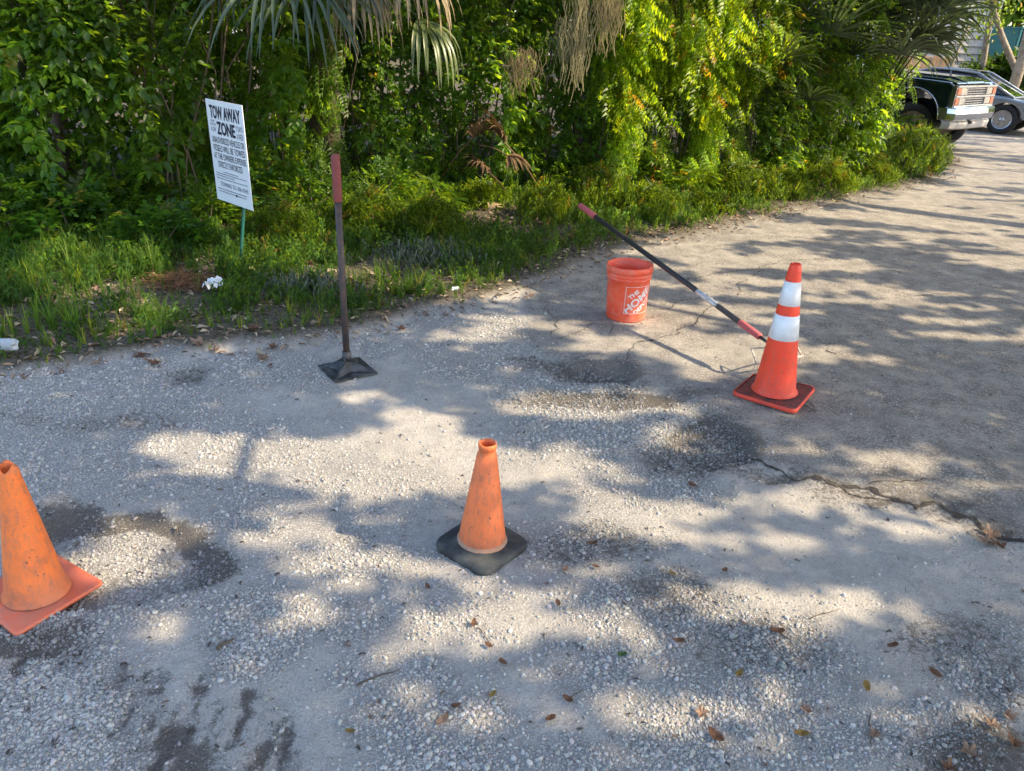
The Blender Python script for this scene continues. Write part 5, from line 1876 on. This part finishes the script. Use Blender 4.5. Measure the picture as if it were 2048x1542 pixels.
# pine straw heap
q = G(372, 590)
n = 900
rs = np.random.RandomState(5)
r = rs.uniform(0, 1, n) ** .7
a = rs.uniform(0, 6.28, n)
p = np.stack([q[0] + .24 * r * np.cos(a), q[1] + .17 * r * np.sin(a), hz(q[0], q[1]) + .012 + (1 - r) * .09 * rs.uniform(.3, 1, n)], 1)
d = np.stack([rs.normal(0, 1, n), rs.normal(0, .8, n), rs.normal(0, .22, n)], 1)
v, f, t = bake([kite(1, .028)], p, d, rs.uniform(.07, .16, n), np.tile(np.array([[.9, .55, .42]]), (n, 1)) * rs.uniform(.5, 1.3, (n, 1)))
o = link('pine_straw', np_mesh_mixed('straw', v, f, t), M['dead'])
tag(o, 'low heap of rusty brown pine straw left of the crumpled paper', 'pine straw', None, 'stuff')


def dry_leaf(px, py, s, mat, label, seed, lobed=False, curl=.3, z=.01, group='fallen leaves on the lot'):
    rs = random.Random(seed)
    q = G(px, py)
    bm = bmesh.new()
    n = 18 if lobed else 14
    cen = bm.verts.new((0, 0, 0))
    rg = []
    for i in range(n):
        a = 2 * math.pi * i / n
        if lobed:
            r = .42 * (1 + .24 * math.cos(5 * a)) * rs.uniform(.7, 1.15)
            x, y = r * math.cos(a), r * math.sin(a)
        else:
            x, y = .27 * math.sin(a) * rs.uniform(.92, 1.06) * (1 - .2 * math.cos(a)), .5 * math.cos(a)
        zc = curl * (x * x * 1.6 + y * y * .9) + rs.uniform(-.03, .03) * (3 if lobed else 1) + curl * .3 * x * y + (curl * .5 * abs(x) if lobed else 0)
        rg.append(bm.verts.new((x, y, zc)))
    for i in range(n):
        bm.faces.new((cen, rg[i], rg[(i + 1) % n]))
    stem = [bm.verts.new(c) for c in ((-.01, -.48, .05), (.01, -.48, .05), (.03, -.72, .01), (.015, -.72, .01))]
    bm.faces.new(stem)
    bmesh.ops.solidify(bm, geom=bm.faces[:], thickness=.012)
    bmesh.ops.scale(bm, vec=(s, s, s), verts=bm.verts)
    o = bm_obj('fallen_leaf', bm, mat)
    o.location = (q[0], q[1], hz(q[0], q[1]) + z)
    o.rotation_euler = (rs.uniform(-.15, .15), rs.uniform(-.15, .15), rs.uniform(0, 6.28))
    tag(o, label, 'leaf', group)


BL, PL, YL, GL_ = M['brownleaf'], M['paleleaf'], M['yellowleaf'], M['greenleaf']
LEAVES = [(398, 700, .13, PL, 'big pinkish brown lobed leaf at the grass edge', 1), (428, 702, .10, PL, 'second lobed leaf overlapping the big pinkish one', 1),
          (508, 672, .10, BL, 'brown lobed leaf in the grass left of the tamper', 1), (525, 718, .11, PL, 'wide tan leaf lying flat left of the tamper', 1),
          (549, 695, .08, BL, 'upright dark leaf left of the tamper plate', 1), (540, 732, .05, BL, 'small reddish leaf nearest the left corner of the tamper plate', 0),
          (310, 728, .09, BL, 'brown leaf in the gravel left of the big pinkish one', 1), (285, 712, .06, BL, 'small brown leaf touching the grass edge', 0),
          (620, 548, .11, BL, 'curled brown leaf standing in grass behind the tamper', 1), (740, 605, .12, BL, 'brown leaf in dark litter right of the tamper handle', 1),
          (800, 660, .09, BL, 'brown leaf at the tip of the grass by the pale gravel', 1), (1985, 1060, .10, PL, 'tan lobed leaf on top of the cluster by the long crack', 1),
          (1975, 1080, .09, PL, 'tan leaf under the cluster by the long crack', 1), (1998, 1088, .08, BL, 'brown leaf at the right of the cluster by the long crack', 1),
          (948, 1245, .035, BL, 'rust leaf straight below the black-footed cone', 0), (978, 1290, .03, BL, 'rust leaf under the one straight below the cone', 0),
          (1006, 1325, .032, BL, 'dark brown leaf in the shade band below the cone', 0), (855, 1172, .03, BL, 'small tan leaf below left of the black rubber foot', 0),
          (1116, 1208, .03, BL, 'rust leaf in the sunlit gravel right below the cone', 0), (1130, 1138, .035, PL, 'long tan leaf just right of the black rubber foot', 0),
          (1186, 1083, .04, BL, 'brown leaf in the dark dirt right of the cone', 0), (1192, 1132, .032, BL, 'brown leaf below the dark dirt right of the cone', 0),
          (1357, 1283, .04, BL, 'curled rust leaf at the lower edge of the sunlit gravel', 0), (1243, 1312, .035, GL_, 'green oval leaf in the shade', 0),
          (1478, 1350, .04, YL, 'olive leaf in dark gravel left of the yellow-green one', 0), (1732, 1376, .042, YL, 'yellow-green round leaf in dark gravel', 0),
          (1403, 1428, .055, PL, 'pale tan leaf standing in sunlit gravel', 1), (1430, 1473, .055, BL, 'dark curled leaf below the pale tan one', 0),
          (1602, 1468, .045, YL, 'ochre round leaf near the bottom edge', 0), (1610, 1422, .05, PL, 'split tan leaf above the ochre round one', 1),
          (1748, 1470, .05, PL, 'pinkish leaf right of the ochre round one', 1), (1100, 1437, .038, M['brownleaf'], 'bright rust leaf at the end of the sunlit strip', 0),
          (885, 1437, .04, PL, 'pinkish long leaf in the lowest sunlit strip', 0), (1785, 1292, .04, BL, 'grey-brown leaf in the shade right of centre', 0),
          (1872, 1348, .045, BL, 'brown leaf left of the dark right edge', 0), (1135, 1400, .035, BL, 'dark leaf above the bright rust one', 0),
          (985, 1388, .03, YL, 'olive leaf above the lowest sunlit strip', 0), (1555, 1262, .05, BL, 'thin curled brown leaf at the lower border of sun', 0),
          (1450, 1136, .035, BL, 'dark leaf in the shade right of the cone', 0), (1387, 965, .05, BL, 'dark leaf beside the gravel edge above the sunlit strip', 0),
          (700, 1460, .03, YL, 'small olive leaf in grey dust near the bottom', 0), (1345, 1142, .03, YL, 'small olive leaf on the dust', 0),
          (912, 1410, .03, BL, 'tiny brown leaf above the pinkish long one', 0), (1940, 1500, .07, PL, 'tan leaf in the dark litter of the lower right corner', 1),
          (1985, 1445, .06, PL, 'sunlit tan leaf in the lower right corner', 1), (2020, 1430, .06, PL, 'outermost sunlit tan leaf at the right edge', 1),
          (1900, 1530, .06, BL, 'brown leaf cut by the bottom edge near the right corner', 1), (2030, 1480, .06, BL, 'brown leaf at the right edge below the sunlit ones', 1)]
for i, (px, py, s, m, lb, lob) in enumerate(LEAVES):
    dry_leaf(px, py, s * (.78 if lob else 1.0), m, lb, i, bool(lob), .5 if lob else .7)

# twigs on the lot
TW = [((430, 1298), (466, 1278), .006, 'thick broken twig in the dust below the coarse gravel'), ((712, 1366), (800, 1335), .003, 'long thin straight twig on the grey dust'),
      ((955, 1250), (985, 1292), .0015, 'thin leaf stalk between two rust leaves'), ((1000, 1080), (1052, 1076), .0018, 'thin twig pointing away from the cone foot'),
      ((1545, 1255), (1585, 1278), .003, 'curved twig on the sunlit gravel'), ((1620, 1235), (1680, 1215), .0018, 'thin straw on the dust right of the sun patch'),
      ((1650, 705), (1672, 712), .004, 'short dark twig on the asphalt right of the tall cone'), ((1600, 808), (1632, 826), .004, 'dark twig beside the tall cone foot'),
      ((1740, 1430), (1745, 1500), .002, 'thin stalk in the gravel near the bottom'), ((1130, 1400), (1165, 1380), .0018, 'thin twig by the dark leaf')]
for (a0, a1), (b0, b1), r, lb in TW:
    p, q = G(a0, a1), G(b0, b1)
    bm = bmesh.new()
    pts = []
    for k in range(6):
        t = k / 5
        x, y = p[0] + (q[0] - p[0]) * t + random.uniform(-.004, .004), p[1] + (q[1] - p[1]) * t + random.uniform(-.004, .004)
        pts.append((x, y, hz(x, y) + r + .003))
    tube(bm, pts, [r * (1 - .1 * k) for k in range(6)], 6)
    o = bm_obj('twig', bm, M['twig'], None, True)
    tag(o, lb, 'twig', 'twigs on the lot')

# ---------------------------------------------------------------- green pickup
def wheel(parent, name, loc, R, W, rimm, spokes, steer=0, side=-1):
    w = bpy.data.objects.new(name, None)
    COL.objects.link(w)
    w.parent = parent
    w.location = loc
    w.rotation_euler = (0, 0, steer)
    w.empty_display_size = .1
    def spin(prof, seg, nm, mat):
        bm = bmesh.new()
        lathe(bm, prof, seg)
        bmesh.ops.rotate(bm, matrix=Matrix.Rotation(math.radians(90) * side * -1, 3, 'X'), verts=bm.verts)
        return bm_obj(nm, bm, mat, w, True)
    h = W / 2
    ri = R * .62
    spin([(ri, -h * .9), (R * .9, -h), (R * .98, -h * .75), (R, -h * .4), (R, h * .4), (R * .98, h * .75), (R * .9, h), (ri * 1.05, h * .9), (ri, h * .6)], 40, 'tyre', M['tyre'])
    bm = bmesh.new()
    lathe(bm, [(ri * 1.02, h * .88), (ri * .94, h * .8), (ri * .9, h * .3), (.001, h * .25)], 40)
    n = spokes
    for k in range(n):
        a = 2 * math.pi * k / n
        for s in ((-.5, .5) if n < 6 else (0,)):
            aa = a + s * .35
            box(bm, (math.cos(aa) * ri * .52, math.sin(aa) * ri * .52, h * .6), (ri * .80, ri * .13, h * .22), aa, .004)
    lathe(bm, [(ri * .24, h * .3), (ri * .24, h * .82), (ri * .15, h * .92), (.001, h * .92)], 20)
    bmesh.ops.rotate(bm, matrix=Matrix.Rotation(math.radians(90) * side * -1, 3, 'X'), verts=bm.verts)
    bm_obj('rim', bm, rimm, w, False)
    return w


HD = math.radians(-47)
wc = G(1806, 300)
left = Vector((-math.sin(HD), math.cos(HD), 0))
org_t = Vector((wc[0], wc[1], 0)) + left * .82
trk = empty('pickup_truck', (org_t.x, org_t.y, 0), HD, 'dark green pickup with chrome grille and stacked headlights, half behind the palmetto', 'pickup truck')


def side_outline(pts, arches, R):
    """side profile with wheel arches cut from the lower edge (pts run along the top from rear to front)"""
    out = []
    z0 = pts[0][1]
    for ax_, az in arches:
        pass
    return out


def extrude_y(bm, prof, y0, y1, taper=None):
    a = [bm.verts.new((x, y0, z)) for x, z in prof]
    b = [bm.verts.new((x, y1, z)) for x, z in prof]
    bm.faces.new(list(a))
    bm.faces.new(list(reversed(b)))
    n = len(prof)
    for i in range(n):
        j = (i + 1) % n
        bm.faces.new((a[j], a[i], b[i], b[j]))


def arch(cx, cz, R, a0=180, a1=0, n=14):
    return [(cx + R * math.cos(math.radians(a0 + (a1 - a0) * i / n)), cz + R * math.sin(math.radians(a0 + (a1 - a0) * i / n))) for i in range(n + 1)]


# lower body: from rear bumper line forward along the sill, round both arches, then back along the belt
low = [(-4.45, .50)] + arch(-3.35, .40, .48, 170, 10) + [(-2.7, .42), (-.62, .42)] + arch(0, .42, .50, 172, 8) + [(.56, .46), (.64, .62), (.66, 1.00), (.56, 1.06), (-1.28, 1.14), (-2.6, 1.13), (-4.45, 1.12)]
bm = bmesh.new()
extrude_y(bm, low, -.96, .96)
o = bm_obj('body', bm, M['truck'], trk)
bv = o.modifiers.new('bevel', 'BEVEL')
bv.width = .035
bv.segments = 3
bv.limit_method = 'ANGLE'
bm = bmesh.new()
for y0, y1, zt in ((-.86, -.42, 0), (-.42, .42, .03), (.42, .86, 0)):
    prof = [(-1.30, 1.10), (.56, 1.03), (.66, 1.035), (.64, 1.055 + zt * .3), (.4, 1.11 + zt), (-1.30, 1.165 + zt)]
    extrude_y(bm, prof, y0 + .004, y1 - .004)
o = bm_obj('hood', bm, M['truck'], trk)
bv = o.modifiers.new('bevel', 'BEVEL'); bv.width = .02; bv.segments = 2; bv.limit_method = 'ANGLE'
bm = bmesh.new()
cabs = [((-.70, 1.13), .90), ((-1.35, 1.70), .72), ((-2.45, 1.74), .72), ((-2.75, 1.13), .90)]
L1 = [bm.verts.new((x, -w, z)) for (x, z), w in cabs]
L2 = [bm.verts.new((x, w, z)) for (x, z), w in cabs]
bm.faces.new(L1); bm.faces.new(list(reversed(L2)))
for i in range(4):
    j = (i + 1) % 4
    bm.faces.new((L1[j], L1[i], L2[i], L2[j]))
o = bm_obj('cab', bm, M['truck'], trk)
bv = o.modifiers.new('bevel', 'BEVEL'); bv.width = .04; bv.segments = 3
def glass_quad(name, pts, parent, nrm_off):
    bm = bmesh.new()
    vs = [bm.verts.new(Vector(p) + Vector(nrm_off)) for p in pts]
    bm.faces.new(vs)
    bmesh.ops.solidify(bm, geom=bm.faces[:], thickness=.006)
    return bm_obj(name, bm, M['carglass'], parent)
glass_quad('windshield', [(-.78, -.80, 1.19), (-.78, .80, 1.19), (-1.32, .64, 1.665), (-1.32, -.64, 1.665)], trk, (.012, 0, .012))
for s in (-1, 1):
    glass_quad('side_window', [(-1.02, s * .875, 1.20), (-2.55, s * .875, 1.20), (-2.42, s * .745, 1.66), (-1.42, s * .745, 1.66)], trk, (0, s * .012, .004))
bm = bmesh.new()
for s in (-1, 1):
    box(bm, (-3.6, s * .80, 1.135), (1.7, .08, .03), 0, .008)
bm_obj('bed_rail', bm, M['darkplastic'], trk)
for s in (-1, 1):
    bm = bmesh.new()
    tube(bm, [(x, s * .966, z) for x, z in arch(0, .42, .51, 178, 2, 18)], .014, 6)
    bm_obj('arch_trim', bm, M['chrome'], trk, True)
# front: chrome surround, two bands of lamps and grille, amber corners
bm = bmesh.new()
for z in (.665, .828, .995):
    box(bm, (.85, 0, z), (.07, 1.86, .034), 0, .008)
for y in (-.945, .945):
    box(bm, (.835, y, .83), (.07, .03, .36), 0, .006)
for y in (-.47, .47):
    box(bm, (.85, y, .83), (.055, .022, .34), 0, .004)
bm_obj('grille_frame', bm, M['chrome'], trk)
bm = bmesh.new()
box(bm, (.826, 0, .83), (.03, 1.84, .33))
bm_obj('grille_back', bm, M['darkplastic'], trk)
slatme = None
for z0 in (.705, .872):
    for k in range(3):
        if slatme is None:
            bm = bmesh.new()
            box(bm, (0, 0, 0), (.03, .90, .010), 0, .003)
            ob = bm_obj('slat', bm, M['chrome'], trk)
            slatme = ob.data
        else:
            ob = link('slat', slatme, None, trk)
        ob.location = (.85, 0, z0 + .040 * k)
for s in (-1, 1):
    for z in (.746, .912):
        bm = bmesh.new()
        box(bm, (.850, s * .615, z), (.05, .265, .118), 0, .012)
        bm_obj('headlight', bm, M['lamp'], trk)
        bm = bmesh.new()
        box(bm, (.835, s * .845, z), (.09, .165, .118), 0, .012)
        bm_obj('amber_light', bm, M['amber'], trk)
bm = bmesh.new()
pr = [(.80, .97), (.93, .93), (1.00, .70), (1.03, .3), (1.03, -.3), (1.00, -.70), (.93, -.93), (.80, -.97)]
def bumper(bm, z0, z1, inset):
    rows = []
    for z, dx in ((z0, -.03), (z0 + .02, 0), ((z0 + z1) / 2 + .01, .012), (z1 - .02, 0), (z1, -.04), (z1, -.10)):
        rows.append([bm.verts.new((x + dx - inset, y * (1 + dx * .3), z)) for x, y in pr])
    for a, c in zip(rows, rows[1:]):
        for i in range(len(a) - 1):
            bm.faces.new((a[i], a[i + 1], c[i + 1], c[i]))
bumper(bm, .44, .645, 0)
for s in (-1, 1):                                    # wrapped ends
    box(bm, (.74, s * .965, .545), (.18, .02, .19), 0, .006)
o = bm_obj('bumper', bm, M['chrome'], trk, False)
sd = o.modifiers.new('thick', 'SOLIDIFY'); sd.thickness = .012
bm = bmesh.new()
bumper(bm, .29, .435, .05)
o = bm_obj('lower_valance', bm, M['siding'], trk, False)
sd = o.modifiers.new('thick', 'SOLIDIFY'); sd.thickness = .012
bm = bmesh.new()
box(bm, (1.0, -.35, .40), (.08, .05, .05), 0, .01)
box(bm, (1.0, -.35, .45), (.03, .14, .03), 0, .01)
bm_obj('tow_hook', bm, M['iron'], trk)
bm = bmesh.new()
box(bm, (-1.8, 0, .52), (5.0, 1.5, .25), 0, .02)
bm_obj('underbody', bm, M['darkplastic'], trk)
bm = bmesh.new()
for cx_, cz_, R_ in ((0, .42, .494), (-3.35, .40, .474)):
    for s in (-1, 1):
        pa = arch(cx_, cz_, R_, 178, 2)
        a = [bm.verts.new((x, s * .945, z)) for x, z in pa]
        b = [bm.verts.new((x, s * .45, z)) for x, z in pa]
        for i in range(len(a) - 1):
            bm.faces.new((a[i], a[i + 1], b[i + 1], b[i]))
        bm.faces.new(b)
bm_obj('wheel_well', bm, M['darkplastic'], trk)
for wx in (0, -3.35):
    for s in (-1, 1):
        wheel(trk, 'wheel', (wx, s * .80, .43), .43, .29, M['rim'], 5, 0.42 if wx == 0 else 0, s)

for ch in trk.children:
    if ch.name.split('.')[0] in ('grille_frame', 'grille_back', 'slat', 'headlight', 'amber_light', 'bumper', 'lower_valance', 'tow_hook'):
        ch.location.x -= .16
    if ch.name.split('.')[0] in ('cab', 'windshield', 'side_window'):
        ch.location.x -= .6
        ch.location.z -= .10
    if not ch.name.startswith('wheel'):
        ch.location.z += .17

# ---------------------------------------------------------------- silver car
HS = math.radians(-40)
wc = G(1996, 268)
left = Vector((-math.sin(HS), math.cos(HS), 0))
oc = Vector((wc[0], wc[1], 0)) + left * .78
car = empty('parked_car', (oc.x, oc.y, 0), HS, 'silver grey car with alloy wheels parked behind the pickup', 'car')
low = [(-3.5, .35)] + arch(-2.7, .33, .36, 172, 8) + [(-2.3, .22), (-.4, .22)] + arch(0, .33, .37, 172, 8) + [(.75, .22), (.88, .34), (.90, .50), (.80, .61), (.35, .74), (.0, .80), (-1.6, .88), (-3.3, .95), (-3.6, .86), (-3.62, .5)]
rows = []
bm = bmesh.new()
for y, k in ((-.88, 0), (-.80, 1), (.80, 1), (.88, 0)):
    rows.append([bm.verts.new((x * (1 if k else .985), y, z + (.02 if k and z > .6 else (-.02 if z > .6 else 0)))) for x, z in low])
for a, c in zip(rows, rows[1:]):
    for i in range(len(a)):
        j = (i + 1) % len(a)
        bm.faces.new((a[j], a[i], c[i], c[j]))
bm.faces.new(rows[0]); bm.faces.new(list(reversed(rows[-1])))
o = bm_obj('body', bm, M['silver'], car)
bv = o.modifiers.new('bevel', 'BEVEL'); bv.width = .03; bv.segments = 3; bv.limit_method = 'ANGLE'
bm = bmesh.new()
cab = [((.10, .80), .80), ((-.80, 1.25), .61), ((-1.8, 1.30), .60), ((-3.1, .93), .76)]
L1 = [bm.verts.new((x, -w, z)) for (x, z), w in cab]
L2 = [bm.verts.new((x, w, z)) for (x, z), w in cab]
bm.faces.new(L1); bm.faces.new(list(reversed(L2)))
for i in range(4):
    j = (i + 1) % 4
    bm.faces.new((L1[j], L1[i], L2[i], L2[j]))
o = bm_obj('cabin_glass', bm, M['carglass'], car)
bv = o.modifiers.new('bevel', 'BEVEL'); bv.width = .05; bv.segments = 3
for s in (-1, 1):
    bm = bmesh.new()
    tube(bm, [(.12, s * .815, .80), (-.77, s * .622, 1.26), (-1.3, s * .615, 1.30), (-1.8, s * .615, 1.31), (-3.12, s * .77, .94)], .025, 8)
    tube(bm, [(-1.35, s * .83, .88), (-1.38, s * .615, 1.29)], .022, 6)
    bm_obj('roof_pillar', bm, M['silver'], car, True)
bm = bmesh.new()
box(bm, (-1.3, 0, 1.306), (.95, 1.18, .02), 0, .008)
bm_obj('roof', bm, M['silver'], car)
for s in (-1, 1):
    bm = bmesh.new()
    box(bm, (.72, s * .62, .57), (.22, .34, .10), -s * .5, .03)
    bm_obj('headlight', bm, M['lamp'], car)
    bm = bmesh.new()
    vs = [bm.verts.new((.84, s * .80, .46)), bm.verts.new((.72, s * .885, .28)), bm.verts.new((.90, s * .60, .28))]
    bm.faces.new(vs)
    bmesh.ops.solidify(bm, geom=bm.faces[:], thickness=.03)
    bm_obj('fog_light', bm, M['chrome'], car)
for wx in (0, -2.7):
    for s in (-1, 1):
        wheel(car, 'wheel', (wx, s * .78, .325), .325, .21, M['alloy'], 5, 0, s)

# ---------------------------------------------------------------- house, fence and trees beyond
YH = 31.0
z_of = lambda px, py, Y: float(ray(px, py, Y)[2])
x_of = lambda px, py, Y: float(ray(px, py, Y)[0])
hx0, hx1 = x_of(1560, 90, YH), x_of(1975, 90, YH)
hs_ = empty('house', (hx0, YH, 0), 0, 'grey clapboard house behind the parked vehicles', 'house')
W_ = hx1 - hx0
bm = bmesh.new()
box(bm, (W_ / 2, 3.0, 2.6), (W_ - .1, 5.8, 5.2))
bm_obj('wall', bm, M['siding'], hs_)
bd = None
for k in range(20):
    if bd is None:
        bm = bmesh.new()
        a = [bm.verts.new(p) for p in ((0, 0, 0), (W_, 0, 0), (W_, .05, .25), (0, .05, .25), (0, .08, 0), (W_, .08, 0), (W_, .08, .25), (0, .08, .25))]
        for f in ((0, 1, 2, 3), (5, 4, 7, 6), (0, 4, 5, 1), (3, 2, 6, 7), (0, 3, 7, 4), (1, 5, 6, 2)):
            bm.faces.new([a[i] for i in f])
        ob = bm_obj('siding_board', bm, M['siding'], hs_)
        bd = ob.data
    else:
        ob = link('siding_board', bd, None, hs_)
    ob.location = (0, -.02, .25 * k + .1)
bm = bmesh.new()
extrude_y(bm, [(-.5, 5.1), (W_ + .5, 5.1), (W_ + .2, 6.9), (-.2, 6.9)], -.6, 6.4)
bm_obj('roof', bm, M['roof'], hs_)
bm = bmesh.new()
for x in (0, W_):
    box(bm, (x, -.02, 2.6), (.16, .16, 5.2))
bm_obj('corner_trim', bm, M['trim'], hs_)
fr_y = 27.0
fx0, fx1 = x_of(1780, 130, fr_y), x_of(1915, 130, fr_y)
fz1, fz0 = z_of(1860, 112, fr_y), z_of(1860, 146, fr_y)
fe = empty('wooden_fence', (fx0, fr_y, 0), 0, 'low sunlit tan board fence in front of the grey house', 'fence')
nb_ = int((fx1 - fx0) / .15)
pk = None
for k in range(nb_):
    if pk is None:
        bm = bmesh.new()
        box(bm, (0, 0, fz1 / 2), (.13, .025, fz1), 0, .006)
        ob = bm_obj('board', bm, M['orangeboard'], fe)
        pk = ob.data
    else:
        ob = link('board', pk, None, fe)
    ob.location = (k * .15, random.uniform(-.01, .01), random.uniform(-.03, .02))
bm = bmesh.new()
box(bm, ((fx1 - fx0) / 2, -.04, fz1 * .55), (fx1 - fx0, .05, .09))
bm_obj('rail', bm, M['roof'], fe)
for px, wpx, col, z1, lb, nm in ((2012, 20, 'teal', 2.45, 'teal shed wall seen between the trunks at the upper right', 'shed'), (2052, 36, 'blue', 2.0, 'blue tarp covered stack at the right edge', 'tarp_stack')):
    Y = 29.5
    x0, x1 = x_of(px - wpx / 2, 90, Y), x_of(px + wpx / 2, 90, Y)
    bm = bmesh.new()
    box(bm, (0, 0, z1 / 2), (x1 - x0, 1.6, z1), .05, .03)
    box(bm, (0, 0, z1 + .03), ((x1 - x0) * 1.08, 1.75, .06), .05, .01)
    for s in (-.3, 0, .3):
        box(bm, ((x1 - x0) * s, -.84, z1 / 2), (.05, .06, z1 * .98), .05)
    o = bm_obj(nm, bm, M[col])
    o.location = ((x0 + x1) / 2, Y, 0)
    tag(o, lb, nm.split('_')[0])
# right-hand trees: a leaning branch, pale trunk, small palms and shrubs
def bgtree(px, Y, r, pts, label, mat, crown=None, cs=1.0, name='slender_tree'):
    x0 = x_of(px, 150, Y)
    o = empty(name, (x0, Y, 0), 0, label, 'tree', 'trees beyond the parked cars')
    bm = bmesh.new()
    tube(bm, pts, [r * (1 - .1 * i) for i in range(len(pts))], 10)
    bm_obj('trunk', bm, mat, o, True)
    if crown:
        n = int(700 * cs)
        rs = np.random.RandomState(int(px))
        c = np.array(crown)
        k = rs.randint(0, len(crown), n)
        p = c[k] + rs.normal(0, .42 * cs, (n, 3))
        d = rs.normal(0, 1, (n, 3)) + [0, 0, -.3]
        v, f, t = bake([(cl_v * .2, cl_f)], p, d, rs.uniform(.4, .9, n), tints(n, (.75, .68, 1.2)))
        link('crown', np_mesh_mixed('crown', v, f, t), M['leaf'], o)
bgtree(2032, 24, .16, [(0, 0, 0), (.05, 0, 1.5), (-.05, 0, 3.2), (.1, 0, 5)], 'pale upright trunk at the right edge beyond the silver car', M['palebark'], [(0, 0, 4.2), (.8, .2, 4.6), (-.9, 0, 4.4)])
bgtree(2040, 25, .10, [(.3, 0, .0), (-.2, 0, 1.3), (-.9, 0, 2.2), (-1.5, .1, 3.2)], 'pale leaning branch running up left of the upright trunk', M['palebark'], [(-1.5, 0, 3.4), (-1.1, 0, 3.9)], .7)
bgtree(1955, 26, .10, [(0, 0, 0), (.1, 0, 1.2), (-.1, 0, 2.6), (.0, 0, 4.5)], 'thin pale trunk in front of the right end of the grey house', M['palebark'], [(0, 0, 3.6), (.5, 0, 3.2), (-.6, 0, 3.9), (-.2, 0, 2.7)], .8)
bgtree(1890, 25, .05, [(0, 0, 0), (.1, 0, 1.2), (.3, 0, 2.4)], 'small leafy tree in front of the grey clapboards', M['palebark'], [(.2, 0, 2.5), (-.4, 0, 2.8), (.7, 0, 2.9), (-.8, 0, 3.1)], .8)
for i, (px, Y, s, lb) in enumerate(((1935, 26, 1.6, 'dark hedge bush left of the silver car roof'), (1985, 26.5, 2.0, 'dark hedge bush behind the silver car roof'), (2040, 26, 2.2, 'dark hedge bush at the right edge behind the silver car'),
                                    (2100, 25, 2.4, 'hedge bush outside the right edge'))):
    plant('hedge_bush', B_DARK, (x_of(px, 150, Y), Y, 0), i * 1.3, (s, s, s * .9), lb, 'bush', 'bushes beyond the parked cars')
# far tree line closing the view
n = 34000
x = RS.uniform(-30, 62, n)
y = RS.uniform(40, 46, n) + 0 * x
z = RS.uniform(0, 1, n) ** .8 * (9 + 4 * fbm(x * .2, x * .2, 3, 8))
v, f, t = bake([(cl_v * .6, cl_f)], np.stack([x, y, z], 1), RS.normal(0, 1, (n, 3)), RS.uniform(.9, 2.0, n), tints(n, (.75, .8, .8)))
o = link('distant_woods', np_mesh_mixed('woods', v, f, t), M['leaf'])
tag(o, 'far line of trees closing the view behind the house', 'woods', None, 'stuff')
